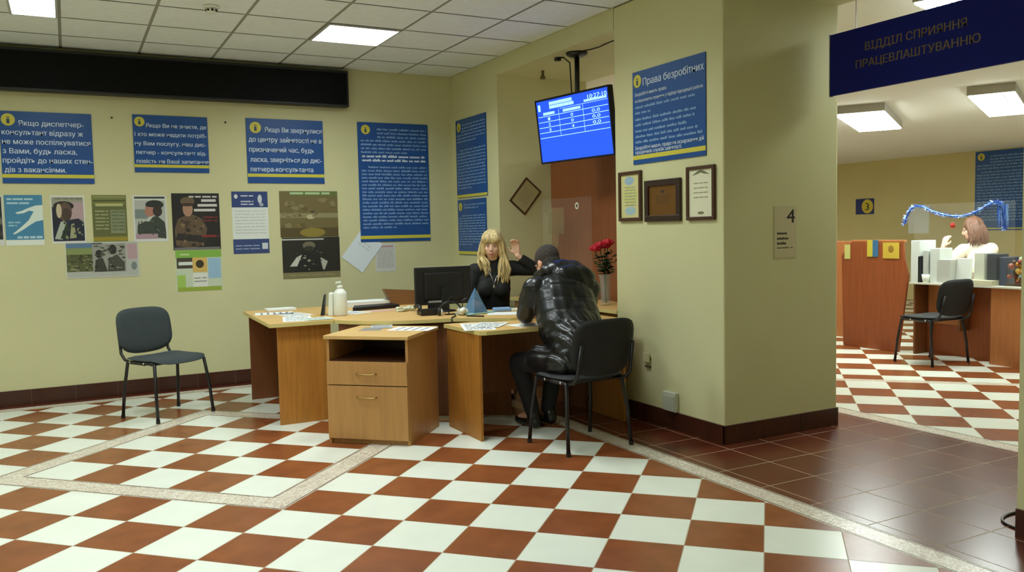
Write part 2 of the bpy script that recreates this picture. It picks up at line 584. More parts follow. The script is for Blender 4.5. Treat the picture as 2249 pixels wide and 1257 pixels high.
board('smaller blue board starting Якщо Ви не знаєте, second from the left under the black display', wB, hB, (.862, YW, 2.206), 0,
      lines(px_rows(0, 1, 0, 1, wB, hB, [
          ('Якщо Ви не знаєте, де', .17, .98, .215), ('і хто може надати потріб-', .02, .98, .37), ('ну Вам послугу, наш дис-', .02, .97, .53),
          ('петчер - консультант від-', .03, .97, .685), ('повість на Ваші запитання', .03, .99, .84)], .035)),
      icon=(-.255, .19, .042), zs=.068, st=.026)
wC, hC = .72, .60
board('blue board starting Якщо Ви звернулися, third from the left under the black display', wC, hC, (1.87, YW, 2.168), 0,
      lines(px_rows(0, 1, 0, 1, wC, hC, [
          ('Якщо Ви звернулися', .235, .985, .205), ('до центру зайнятості не в', .03, .975, .36), ('призначений час, будь', .03, .87, .515),
          ('ласка, зверніться до дис-', .04, .97, .67), ('петчера-консультанта', .04, .85, .82)], .046)),
      icon=(-.275, .215, .052), zs=.088)
def tall(seed, w_, h, n_top, top0, head, body0, body1, nbody, lh, indent=.2):
    def fn(m_):
        rnd = random.Random(seed)
        z = h / 2 - top0
        for k in range(n_top):
            x0 = -w_ / 2 + (.03 if k > 2 else indent)
            bars(m_, rnd, x0, w_ / 2 - .02, z, lh, Y0, 1, 1.0 if k < n_top - 1 else .7)
            z -= lh * 2.0
        for (zz, hh) in head:
            bars(m_, rnd, -w_ / 2 + .04, w_ / 2 - .03, h / 2 - zz, hh, Y0, 0)
        for k in range(nbody):
            z = h / 2 - body0 - (body1 - body0) * k / (nbody - 1)
            bars(m_, rnd, -w_ / 2 + (.1 if k == 0 else .03), w_ / 2 - .02, z, lh, Y0, 1, 1.0 if k < nbody - 1 else .5)
    return fn
board('tall blue board of small print in the corner of the back wall', .745, 1.185, (2.947, YW, 1.884), 0,
      tall(3, .745, 1.185, 7, .075, [(.345, .024), (.385, .024)], .45, 1.05, 18, .019), icon=(-.29, .52, .046), zs=.062, st=.032)
board('upper of the two blue small print boards on the side wall beside the corner', .70, .79, (X1, 7.585, 2.115), -PI / 2,
      tall(5, .70, .79, 6, .07, [], .32, .70, 13, .016, .15), icon=(-.27, .32, .045), zs=.03, st=.026)
board('blue board of small print on the side wall, lower one right behind the blonde person', .66, .56, (X1, 7.60, 1.42), -PI / 2,
      tall(6, .66, .56, 2, .06, [], .17, .46, 12, .015, .15), icon=(-.26, .21, .042), zs=.035, st=.03)
wP, hP = .765, .645
def rights(m_):
    a = -wP / 2
    rows = [('Права безробітних', .16, .985, .165, .062), ('Безробітні мають право:', .04, .50, .265, .030),
            ('на безоплатне сприяння у підборі підходящої роботи', .04, .97, .335, .028)]
    for (s, x0, x1, z, h) in rows:
        letter(m_, s, a + x0 * wP, a + x1 * wP, hP / 2 - z * hP, h * .8, Y0, 0, .012)
    rnd = random.Random(9)
    for k, (fl, z) in enumerate(((.9, .40), (.24, .46), (.9, .53), (.88, .59), (.77, .655), (.92, .715), (.98, .775))):
        bars(m_, rnd, a + .04 * wP, a + .04 * wP + fl * wP * .94, hP / 2 - z * hP, .019, Y0, 1, 1.0, .05, .13)
    letter(m_, 'Безробітні мають право на оскарження дій', a + .04 * wP, a + .98 * wP, hP / 2 - .845 * hP, .026, Y0, 0, .014)
    letter(m_, 'працівників служби зайнятості.', a + .04 * wP, a + .70 * wP, hP / 2 - .91 * hP + .012, .026, Y0, 0, .014)
board('blue board headed Права безробітних on the pillar above three frames', wP, hP, (X1, 4.50, 2.145), -PI / 2, rights, icon=(-.325, .255, .045), zs=.062)
board('large dark blue board of small print on the far room wall behind the seated person', 1.6, 1.28, (XF, 7.80, 1.86), -PI / 2,
      tall(8, 1.6, 1.28, 5, .1, [], .35, 1.12, 17, .024, .25), icon=(-.70, .55, .06), zs=.04, st=.02, group='boards of the far room')

# ------------------------------------------------------------------ posters
PCOL = {}
def pc(rgb):
    if rgb not in PCOL:
        PCOL[rgb] = mat('print_%02x%02x%02x' % rgb, rgb, 0.5)
    return PCOL[rgb]
def poster(label, x0, x1, z0, z1, base, art, rot=0.0, plane='back', cat='poster', name='poster', group='posters on the left wall', lift=0.0, skew=0.0):
    """thin sheet taped on the wall; art is a list of (rgb, outline in 0..1 sheet units)"""
    cx, cz = (x0 + x1) / 2, (z0 + z1) / 2
    w_, h = abs(x1 - x0), z1 - z0
    loc = (cx, YW - lift, cz) if plane == 'back' else (X1 - lift, cx, cz)
    t = thing(name, label, cat, loc, 0 if plane == 'back' else -PI / 2, group)
    c, s_ = math.cos(rot), math.sin(rot)
    def U(p):
        x, z = (p[0] - .5) * w_, (p[1] - .5) * h
        return (x * c - z * s_, x * s_ + z * c)
    q = [U((0, 0)), U((1, 0)), U((1, 1)), U((0, 1))]
    sh = MB().prism(q, -.0016, -.0004, 0, 'y')
    build('sheet', sh, pc(base), t)
    if art:
        m_ = MB(); ms = []; y = -.0020
        last = None
        for k, (rgb, pts) in enumerate(art):
            if pc(rgb) not in ms: ms.append(pc(rgb))
            m_.flat([U(p) for p in pts], y - .00003 * k, ms.index(pc(rgb)))
        build('printed_picture', m_, ms, t)
    return t
def rc(x0, x1, z0, z1): return [(x0, z0), (x1, z0), (x1, z1), (x0, z1)]
def el(cx, cz, rx, rz, n=18, rot=0):
    return [(cx + rx * math.cos(2 * PI * k / n) * math.cos(rot) - rz * math.sin(2 * PI * k / n) * math.sin(rot),
             cz + rx * math.cos(2 * PI * k / n) * math.sin(rot) + rz * math.sin(2 * PI * k / n) * math.cos(rot)) for k in range(n)]
def blotch(seed, n, x0, x1, z0, z1, cols, r0, r1):
    rnd = random.Random(seed); out = []
    for k in range(n):
        cx, cz = rnd.uniform(x0, x1), rnd.uniform(z0, z1)
        r = rnd.uniform(r0, r1); m_ = rnd.randint(5, 8); ph = rnd.uniform(0, 6)
        pts = []
        for i in range(m_):
            q = ph + 2 * PI * i / m_
            rr = r * rnd.uniform(.5, 1.2)
            pts.append((min(max(cx + rr * math.cos(q), x0), x1), min(max(cz + rr * .8 * math.sin(q), z0), z1)))
        out.append((rnd.choice(cols), pts))
    return out
def prints(seed, x0, x1, z, h, rgb, fill=1.0, wmin=.1, wmax=.3):
    rnd = random.Random(seed); out = []; x = x0; e = x0 + (x1 - x0) * fill
    while x < e - .01:
        wd = min(rnd.uniform(wmin, wmax), e - x)
        out.append((rgb, rc(x, x + wd, z, z + h))); x += wd + .03
    return out

G = [(70, 72, 50), (110, 108, 70), (52, 52, 38), (140, 138, 104), (34, 36, 26)]
poster('dark poster cut off by the left edge beside the blue hands poster', -.75, -.455, 1.34, 1.752, (210, 212, 204),
       [((36, 36, 38), rc(.03, .97, .12, .97))] + blotch(2, 14, .03, .97, .14, .95, [(60, 58, 56), (24, 24, 26), (110, 104, 96)], .05, .16))
art = [((66, 130, 164), rc(0, 1, .11, 1)),
       ((214, 226, 212), [(1, .80), (.82, .79), (.62, .74), (.45, .685), (.30, .655), (.28, .64), (.34, .625), (.5, .64), (.64, .69), (.76, .67), (.70, .60), (.62, .50), (.50, .42), (.34, .32), (.2, .24), (.19, .22), (.26, .23), (.48, .32), (.64, .40), (.80, .47), (1, .50)])]
art += prints(1, .07, .75, .90, .035, (170, 204, 214)) + prints(2, .07, .65, .82, .035, (170, 204, 214)) + prints(5, .3, .97, .135, .045, (176, 206, 216), 1, .08, .16)
art += prints(3, .08, .4, .44, .03, (150, 190, 204)) + prints(4, .08, .3, .38, .03, (150, 190, 204))
poster('light blue poster with two white reaching hands, under the leftmost board', -.445, -.17, 1.338, 1.755, (222, 228, 214), art)
art = [((150, 148, 130), rc(.04, .96, .05, .96)), ((176, 150, 150), rc(.55, .96, .5, .86)), ((150, 150, 128), rc(.04, .96, .88, .96)),
       ((30, 30, 44), rc(.04, .34, .1, .76)), ((34, 28, 26), el(.38, .78, .30, .10)), ((94, 74, 60), el(.42, .66, .20, .20)),
       ((198, 182, 150), el(.24, .68, .08, .15)), ((70, 54, 44), el(.46, .60, .13, .14)),
       ((28, 34, 52), [(.04, .05), (.96, .05), (.96, .42), (.8, .52), (.6, .5), (.3, .44), (.1, .3)]),
       ((170, 176, 160), [(.08, .1), (.28, .46), (.44, .44), (.3, .08)]), ((40, 52, 28), [(.24, .1), (.42, .40), (.5, .40), (.42, .1)]),
       ((156, 156, 116), [(.52, .1), (.58, .40), (.66, .42), (.72, .12)])]
art += blotch(4, 18, .3, .95, .07, .44, [(40, 50, 30), (130, 134, 100), (26, 34, 40)], .02, .06) + prints(9, .14, .92, .915, .03, (120, 116, 96))
poster('poster of a soldier in a dark beret looking left, right of the blue hands', -.112, .145, 1.345, 1.752, (214, 214, 204), art)
art = [((112, 116, 56), rc(0, 1, 0, 1)), ((96, 100, 52), rc(.02, .98, .12, .8)), ((132, 134, 84), rc(.04, .97, .93, .985)), ((54, 58, 34), rc(.04, .97, .865, .885)),
       ((176, 176, 118), rc(.1, .9, .76, .82)), ((150, 134, 40), rc(0, 1, .02, .10)), ((126, 134, 100), rc(.52, .95, .18, .68))]
for k in range(6): art += prints(20 + k, .08, .46, .64 - .075 * k, .03, (150, 154, 112)) + prints(40 + k, .56, .93, .62 - .075 * k, .03, (96, 104, 72))
poster('olive green poster of printed text, third sheet from the blue hands', .20, .47, 1.352, 1.756, (120, 124, 62), art)
art = [((176, 178, 168), rc(.05, .95, .06, .90)), ((60, 64, 58), rc(.05, .95, .93, .975)), ((120, 132, 126), rc(.05, .42, .5, .7)), ((42, 46, 42), el(.64, .80, .27, .10)),
       ((172, 120, 100), [(.36, .76), (.36, .68), (.32, .64), (.38, .60), (.42, .54), (.56, .52), (.64, .62), (.66, .74)]), ((52, 44, 38), el(.72, .66, .14, .12)),
       ((56, 64, 54), [(.1, .18), (.12, .36), (.34, .44), (.5, .52), (.7, .56), (.92, .42), (.95, .2), (.95, .06), (.3, .12)]),
       ((196, 200, 190), [(.36, .44), (.5, .54), (.6, .56), (.46, .44)]), ((170, 140, 150), rc(.05, .7, .06, .17))]
art += blotch(7, 20, .12, .92, .14, .46, [(40, 46, 42), (76, 84, 70), (100, 104, 92)], .02, .05)
poster('poster of a soldier in a cap in profile, below the second blue board', .52, .797, 1.345, 1.752, (212, 214, 206), art)
art = [((30, 27, 25), rc(0, 1, 0, 1)), ((96, 78, 56), [(.06, .08), (.04, .36), (.12, .55), (.3, .62), (.42, .63), (.62, .55), (.72, .38), (.66, .12), (.4, .02)]),
       ((170, 130, 104), el(.33, .72, .105, .13)), ((104, 86, 62), el(.33, .86, .15, .075)), ((60, 46, 36), el(.33, .80, .13, .03)), ((40, 36, 32), [(.05, .18), (.7, .12), (.72, .24), (.1, .3)]),
       ((110, 110, 106), rc(.02, .98, .0, .045))]
art += blotch(11, 34, .08, .66, .06, .58, [(64, 50, 38), (130, 108, 78), (84, 66, 48), (46, 38, 30)], .02, .055)
art += prints(31, .36, .95, .925, .028, (200, 196, 190)) + prints(32, .62, .95, .85, .045, (206, 202, 196), 1, .3, .4) + prints(33, .54, .95, .765, .045, (206, 202, 196), 1, .4, .5) + prints(34, .46, .95, .68, .045, (206, 202, 196), 1, .4, .5)
art += prints(35, .66, .95, .56, .03, (110, 40, 34)) + prints(36, .66, .95, .50, .03, (110, 40, 34)) + prints(37, .6, .96, .22, .04, (130, 44, 38), 1, .2, .36)
poster('tall black poster of a soldier in camouflage with white headline on the right', .838, 1.245, 1.262, 1.772, (30, 27, 25), art, cat='poster')
art = [((128, 176, 70), rc(0, 1, .82, 1)), ((190, 210, 150), prints(50, .1, .9, .88, .04, (0, 0, 0))[0][1]), ((70, 64, 50), rc(.02, .4, .56, .82)), ((210, 176, 96), rc(.36, .68, .46, .82)),
       ((60, 52, 30), el(.52, .66, .09, .1)), ((150, 186, 210), rc(.7, .98, .30, .80)), ((222, 224, 212), rc(.36, .68, .06, .44)), ((150, 170, 60), rc(.02, .98, 0, .10)), ((160, 196, 90), rc(.02, .2, .1, .4))]
art += prints(51, .38, .66, .30, .03, (150, 150, 140)) + prints(52, .38, .66, .22, .03, (150, 150, 140)) + prints(53, .06, .36, .64, .08, (214, 220, 210), 1, .3, .4)
poster('green and white leaflet hanging below the black soldier poster', .850, 1.243, .888, 1.258, (196, 208, 180), art)
art = [((42, 62, 116), rc(0, 1, .745, 1)), ((52, 70, 116), rc(0, 1, 0, .235)), ((206, 214, 216), el(.12, .92, .05, .035)), ((200, 208, 210), el(.78, .88, .06, .07)), ((160, 170, 176), el(.82, .79, .06, .03)), ((200, 206, 214), rc(.80, .96, .07, .17))]
art += prints(61, .25, .6, .92, .02, (190, 198, 214)) + prints(62, .25, .6, .83, .02, (190, 198, 214)) + prints(63, .25, .6, .785, .02, (190, 198, 214)) + prints(64, .06, .74, .12, .018, (140, 156, 190)) + prints(65, .06, .74, .07, .018, (140, 156, 190))
for k in range(8): art += prints(70 + k, .07, .93, .68 - .05 * k, .010, (190, 196, 190))
poster('white leaflet with dark blue top and bottom bands under the third board', 1.355, 1.682, 1.212, 1.79, (222, 226, 218), art)
art = [((112, 100, 58), rc(0, 1, 0, 1)), ((100, 112, 56), rc(.2, 1, .90, 1)), ((142, 136, 96), rc(0, 1, .42, .52)), ((86, 74, 38), rc(0, 1, .0, .2)), ((140, 124, 52), el(.55, .1, .22, .1)), ((190, 180, 140), el(.52, .44, .07, .05)), ((60, 54, 30), el(.56, .55, .04, .02))]
art += blotch(13, 26, .02, .98, .2, .85, [(122, 112, 68), (98, 88, 48), (134, 124, 84)], .03, .09) + prints(80, .18, .9, .93, .045, (176, 200, 150), .95, .2, .3)
poster('brownish field poster with green headline, upper of the pair beside the tall board', 1.79, 2.352, 1.355, 1.795, (112, 100, 58), art)
art = [((38, 37, 30), rc(0, 1, .16, 1)), ((130, 122, 82), rc(0, 1, 0, .15)), ((190, 190, 176), rc(0, .72, .935, .97)), ((196, 200, 186), [(.12, .3), (.24, .52), (.36, .6), (.3, .3)]), ((176, 176, 160), [(.58, .2), (.66, .5), (.78, .4), (.72, .2)]),
       ((30, 30, 26), [(.2, .16), (.34, .6), (.5, .78), (.62, .72), (.66, .4), (.7, .16)]), ((110, 106, 84), el(.46, .80, .11, .10)), ((52, 50, 40), el(.46, .72, .09, .07))]
art += blotch(15, 26, .2, .75, .18, .7, [(60, 60, 48), (22, 22, 20), (90, 88, 70), (150, 150, 130)], .012, .04) + prints(82, .1, .9, .06, .03, (150, 144, 104))
poster('dark poster of an armed soldier, lower of the pair beside the tall board', 1.80, 2.358, .958, 1.352, (38, 37, 30), art)
art = [((176, 178, 168), rc(.01, .99, .02, .99)), ((90, 120, 150), rc(.01, .36, .84, .97)), ((130, 142, 84), rc(.01, .36, .66, .84)), ((84, 88, 50), rc(.01, .36, .18, .66)), ((150, 150, 138), rc(.36, .82, .16, .95)), ((180, 150, 152), rc(.84, .98, .5, .93)), ((40, 40, 40), rc(.36, .5, .94, .97)),
       ((44, 42, 38), el(.45, .66, .05, .12)), ((44, 42, 38), el(.64, .78, .055, .14)), ((58, 60, 50), [(.38, .16), (.4, .5), (.5, .55), (.56, .16)]), ((70, 72, 58), [(.56, .16), (.58, .55), (.7, .64), (.8, .4), (.8, .16)]), ((120, 130, 126), el(.93, .3, .04, .12))]
art += blotch(17, 50, .03, .36, .18, .64, [(60, 66, 36), (116, 118, 72), (44, 46, 30), (140, 140, 110)], .015, .045) + blotch(19, 60, .38, .81, .17, .9, [(50, 50, 44), (110, 110, 94), (36, 34, 32), (170, 170, 158), (84, 86, 70)], .012, .04)
poster('wide poster of a group of soldiers hung below the olive sheet', -.02, .548, 1.045, 1.352, (206, 208, 196), art, lift=.002)
poster('white sheet taped at a tilt, overlapping the page beside it', 2.455, 2.72, 1.03, 1.385, (218, 228, 234), prints(90, .2, .7, .7, .02, (176, 184, 186)) + prints(91, .2, .7, .6, .02, (176, 184, 186)), rot=R(-38), lift=.003, cat='paper', name='paper_sheet')
art = [((190, 160, 165), rc(.1, .9, .85, .93))]
for k in range(10): art += prints(92 + k, .1, .9, .78 - .07 * k, .025, (168, 170, 168))
poster('printed page hanging upright below the tall blue board', 2.72, 2.935, .99, 1.275, (204, 206, 200), art, cat='paper', name='paper_sheet')

# ------------------------------------------------------------------ frames on the pillar and in the recess
FRB = mat('frame_brown', (72, 44, 22), 0.4)
FRD = mat('frame_dark', (48, 28, 16), 0.4)
def frame(label, w_, h, loc, rotz, bw, fm, page, art, roty=0.0, name='picture_frame', depth=.022):
    t = thing(name, label, 'frame', loc, rotz, None)
    c, s_ = math.cos(roty), math.sin(roty)
    def U(x, z): return (x * c - z * s_, x * s_ + z * c)
    f = MB()
    a, b = w_ / 2, h / 2
    for q in ([(-a, -b), (a, -b), (a, -b + bw), (-a, -b + bw)], [(-a, b - bw), (a, b - bw), (a, b), (-a, b)], [(-a, -b + bw), (-a + bw, -b + bw), (-a + bw, b - bw), (-a, b - bw)], [(a - bw, -b + bw), (a, -b + bw), (a, b - bw), (a - bw, b - bw)]):
        f.prism([U(*p) for p in q], -depth, -.001, 0, 'y')
    build('frame', f, fm, t, bevel=.003)
    build('page', MB().prism([U(-a + bw, -b + bw), U(a - bw, -b + bw), U(a - bw, b - bw), U(-a + bw, b - bw)], -.010, -.002, 0, 'y'), page, t)
    if art:
        m_ = MB(); ms = []
        for k, (rgb, pts) in enumerate(art):
            if pc(rgb) not in ms: ms.append(pc(rgb))
            m_.flat([U((p[0] - .5) * (w_ - 2 * bw), (p[1] - .5) * (h - 2 * bw)) for p in pts], -.0105 - .00005 * k, ms.index(pc(rgb)))
        build('print', m_, ms, t)
    return t
art = [((150, 176, 196), el(.45, .86, .25, .1)), ((196, 196, 120), el(.5, .5, .4, .22)), ((160, 186, 190), el(.5, .16, .3, .1))]
for k in range(7): art += prints(110 + k, .2, .8, .7 - .07 * k, .02, (150, 150, 130))
frame('brown framed certificate with pale blue print, left of the three on the pillar', .268, .355, (X1, 4.922, 1.602), -PI / 2, .024, FRB, mat('certificate_page', (206, 200, 140), .5), art)
art = [((60, 40, 20), el(.5, .80, .06, .06))]
for k in range(5): art += prints(120 + k, .25, .75, .66 - .06 * k, .018, (80, 54, 28))
frame('dark wooden plaque with bronze plate, middle one on the pillar', .385, .285, (X1, 4.553, 1.557), -PI / 2, .042, FRD, mat('bronze_plate', (132, 92, 44), .35, .6), art)
art = [((110, 112, 84), [(.12, .88), (.35, .96), (.5, .99), (.65, .96), (.88, .88), (.65, .90), (.5, .93), (.35, .90)]), ((120, 116, 80), el(.5, .08, .14, .03))]
for k in range(4): art += prints(130 + k, .2, .8, .7 - .1 * k, .02, (150, 146, 116))
frame('brown framed white diploma, right of the three on the pillar', .268, .345, (X1, 4.165, 1.588), -PI / 2, .022, FRB, mat('diploma_page', (222, 220, 190), .5), art)
art = []
for k in range(6): art += prints(140 + k, .2, .8, .75 - .1 * k, .02, (140, 132, 96))
frame('thin framed certificate hung askew like a diamond in the recess', .215, .29, (3.87, YO, 1.70), 0, .016, FRB, mat('askew_page', (176, 166, 120), .5), art, roty=R(-40), depth=.014)
t = thing('nail', 'small nail in the wall above the second blue board', 'nail', (.39, YW, 2.42)); build('nail_head', MB().ball((0, -.008, 0), .008), INKD, t, smooth=True)
t = thing('nail', 'small nail in the wall above the third blue board', 'nail', (1.33, YW, 2.42)); build('nail_head', MB().ball((0, -.008, 0), .008), INKD, t, smooth=True)

# number sign "4" on the pillar front
t = thing('number_sign', 'white paper sign with the number 4 on the pillar front', 'sign', (4.115, YP0, 1.327))
build('sheet', MB().box(-.098, .098, -.003, -.001, -.167, .167), mat('sign_paper', (196, 186, 150), .7), t)
m_ = MB()
letter(m_, '4', .012, .082, .06, .092, -.0034, 0, .01)
rnd = random.Random(4)
for z, fl in ((-.015, .6), (-.048, .68), (-.08, .55), (-.105, .95)): bars(m_, rnd, -.075, .07, z, .016 if z > -.1 else .008, -.0034, 0, fl, .1, .2)
build('lettering', m_, INKD, t)
# small frame trace behind it left out; sockets
t = thing('wall_socket', 'beige wall socket with a dark plug hole, low on the pillar', 'socket', (X1, 4.735, .447), -PI / 2)
build('plate', MB().box(-.035, .035, -.012, -.001, -.035, .035), mat('socket_beige', (190, 182, 140), .5), t, bevel=.004)
build('hole', MB().lathe([(.016, 0), (.016, .002)], (0, 0, 0), 16), INKD, t).rotation_euler = (PI / 2, 0, 0)
t.children[1].location = (-.006, -.0125, .012)
build('lower_clip', MB().box(-.030, .024, -.016, -.001, -.060, -.047), mat('clip_brown', (84, 74, 44), .6), t)
t = thing('junction_box', 'white plastic junction box just above the pillar baseboard', 'box', (X1, 4.475, .18), -PI / 2)
build('body', MB().box(-.066, .066, -.035, -.001, -.058, .075), mat('box_grey_white', (196, 198, 180), .5), t, bevel=.006)
build('lid', MB().box(-.060, .060, -.040, -.035, -.052, .052), mat('box_lid', (186, 190, 172), .5), t, bevel=.004)

# ------------------------------------------------------------------ television on its ceiling mount
TN = Vector((-.984, -.1334, -.1167)).normalized()
TS = Vector((TN.y, -TN.x, 0)).normalized()        # towards the viewer's right
TU = TS.cross(TN)
if TU.z < 0: TU = -TU
if TS.y > 0: TS = -TS
TC = Vector((3.6811, 5.8261, 2.2067))
t = thing('television', 'wall television with blue queue screen hanging from the beam', 'television', (TC.x, TC.y, TC.z))
def tvp(x, y, d): return tuple(TS * x + TU * y + TN * d)
def tvbox(mb, x0, x1, y0, y1, d0, d1, mi=0):
    c_ = TS * (x0 + x1) / 2 + TU * (y0 + y1) / 2 + TN * (d0 + d1) / 2
    return mb.obox(c_, TS * (x1 - x0) / 2, TU * (y1 - y0) / 2, TN * (d1 - d0) / 2, mi)
tw, th = .93, .54
build('body', tvbox(tvbox(MB(), -tw / 2, tw / 2, -th / 2, th / 2, -.045, -.004), -.25, .25, -.18, .18, -.075, -.045), BLACKP, t, bevel=.006)
b = MB(); e_ = .016
tvbox(b, -tw / 2, tw / 2, th / 2 - e_, th / 2, -.004, .004); tvbox(b, -tw / 2, tw / 2, -th / 2, -th / 2 + e_, -.004, .004)
tvbox(b, -tw / 2, -tw / 2 + e_, -th / 2 + e_, th / 2 - e_, -.004, .004); tvbox(b, tw / 2 - e_, tw / 2, -th / 2 + e_, th / 2 - e_, -.004, .004)
build('bezel', b, mat('bezel_dark_blue', (14, 14, 30), .3), t)
scr = build('screen', tvbox(MB(), -tw / 2 + e_, tw / 2 - e_, -th / 2 + e_, th / 2 - e_, -.004, 0), emit('screen_blue', (28, 78, 250), 1.0), t)
def tvtext(mb, s, x0, x1, y, h, bold=.02):
    v, f = text_mesh(s)
    xs = [q[0] for q in v]; a_, b_ = min(xs), max(xs); sz = h / .73; sx = (x1 - x0) / (b_ - a_)
    for k in (-1, 0, 1):
        mb.add([tvp(x0 + (q[0] - a_) * sx + k * bold * sz, y + q[1] * sz, .0012 + .00005 * k) for q in v], f)
def tvrect(mb, x0, x1, y0, y1): mb.add([tvp(x0, y0, .001), tvp(x1, y0, .001), tvp(x1, y1, .001), tvp(x0, y1, .001)], [(0, 1, 2, 3)])
m_ = MB()
fx = lambda q: -tw / 2 + e_ + q * (tw - 2 * e_)
fy = lambda q: th / 2 - e_ - q * (th - 2 * e_)
for q in (.255, .345, .435, .52, .605): tvrect(m_, fx(.01), fx(.99), fy(q) - .0022, fy(q) + .0022)
for q in (.32, .66): tvrect(m_, fx(q) - .0018, fx(q) + .0018, fy(.605), fy(.17))
tvrect(m_, fx(.34), fx(.99), fy(.17) - .0015, fy(.17) + .0015)
tvrect(m_, fx(.02), fx(.055), fy(.16), fy(.055))
rnd = random.Random(12)
def tvbars(x0, x1, y, h):
    x = fx(x0)
    while x < fx(x1):
        lw = h * rnd.uniform(.5, .9); tvrect(m_, x, min(x + lw, fx(x1)), fy(y), fy(y) + h); x += lw + .003
tvbars(.19, .52, .085, .026); tvbars(.19, .54, .145, .026)
tvtext(m_, '10:27:10', fx(.735), fx(.985), fy(.115), .036)
tvbars(.09, .26, .235, .022); tvbars(.38, .63, .235, .022); tvbars(.68, .98, .15, .018)
for k, q in enumerate((.325, .415, .505)):
    tvtext(m_, '123'[k], fx(.155), fx(.185), fy(q), .026); tvtext(m_, '004'[k], fx(.485), fx(.52), fy(q), .026); tvtext(m_, '0,0', fx(.775), fx(.88), fy(q), .026)
build('queue_table', m_, emit('screen_text', (170, 220, 255), 1.15), scr)
px_, py_ = 4.0, 6.17
PX = TC - TN * .10 + TU * .05 + TS * -.05
t = thing('television_mount', 'black ceiling mount with round plate and pole holding the television', 'mount', (PX.x, PX.y, ZS))
build('ceiling_plate', MB().lathe([(.0, -.038), (.05, -.036), (.085, -.02), (.09, 0)], n=24), BLACKM, t, smooth=True)
build('pole', MB().tube([(0, 0, -.03), (0, 0, -.62)], .021, 12), BLACKM, t, smooth=True)
mb = MB().obox((PX + TN * .022) - Vector((PX.x, PX.y, ZS)), TS * .12, TU * .10, TN * .012)
build('bracket', mb, BLACKM, t)
t = thing('power_cable', 'thin dark cable hanging from the beam beside the television pole', 'cable', (PX.x, PX.y + .06, ZS))
build('cable', MB().tube([(-.05, .16, -.004), (-.03, .10, -.01), (0, .05, -.06), (0, .03, -.3), (0, .02, -.5)], .006, 6), BLACKM, t, smooth=True)
build('cable_run', MB().tube([(.0, -.14, -.004), (.02, -.25, -.008), (.02, -.36, -.012), (.02, -.5, -.004), (.02, -.7, -.004), (.02, -1.0, -.004)], .005, 6), BLACKM, t, smooth=True)
t = thing('clip_box', 'small black junction clip on the beam left of the television pole', 'clip', (PX.x - .05, PX.y + .22, ZS)); build('body', MB().box(-.022, .022, -.022, .022, -.03, -.001), BLACKM, t, bevel=.004)
t = thing('sprinkler_head', 'small dull sprinkler head under the beam left of the television', 'sprinkler', (3.887, 6.652, ZS))
build('stem', MB().lathe([(.014, -.05), (.012, -.03), (.012, -.001)], n=12), mat('dull_brass', (110, 100, 66), .5, .4), t, smooth=True)
build('deflector', MB().lathe([(.02, -.078), (.028, -.07), (.02, -.05)], n=16), MATS['dull_brass'], t, smooth=True)
t = thing('smoke_detector', 'white smoke detector on the tiled ceiling', 'smoke detector', (.965, 6.20, ZC))
build('base', MB().lathe([(.052, -.018), (.055, -.012), (.055, -.001)], n=24), WHITEP, t, smooth=True)
build('chamber', MB().lathe([(.012, -.052), (.030, -.05), (.036, -.044), (.038, -.018)], n=24), WHITEP, t, smooth=True)
d = MB()
for k in range(8):
    q = 2 * PI * k / 8
    d.obox((.0375 * math.cos(q), .0375 * math.sin(q), -.034), (.002 * math.cos(q), .002 * math.sin(q), 0), (-.008 * math.sin(q), .008 * math.cos(q), 0), (0, 0, .007))
build('vent_slots', d, INKD, t)

# ------------------------------------------------------------------ hanging blue sign over the passage
t = thing('hanging_sign', 'wide dark blue hanging sign with gold capital letters over the passage', 'sign', (4.45, 3.0, 2.40), -PI / 2)
build('panel', MB().box(-.89, .89, -.012, .012, -.195, .195), mat('sign_navy', (10, 22, 118), .6, spec=.2), t)
m_ = MB()
GOLD = mat('sign_gold_letter', (110, 92, 52), .5)
letter(m_, 'ВІДДІЛ СПРИЯННЯ', -.62, .045, .045, .050, -.0126, 0, .016)
letter(m_, 'ПРАЦЕВЛАШТУВАННЮ', -.69, .125, -.055, .050, -.0126, 0, .016)
build('lettering', m_, GOLD, t)
build('edge_profile', MB().box(-.897, -.89, -.014, .014, -.2, .2).box(.89, .897, -.014, .014, -.2, .2), mat('aluminium', (120, 120, 124), .4, .6), t)
for sx in (-.7, .7): build('hanger', MB().tube([(sx, 0, .19), (sx, 0, ZS - 2.40)], .0022, 6), mat('aluminium', (0, 0, 0)), t)

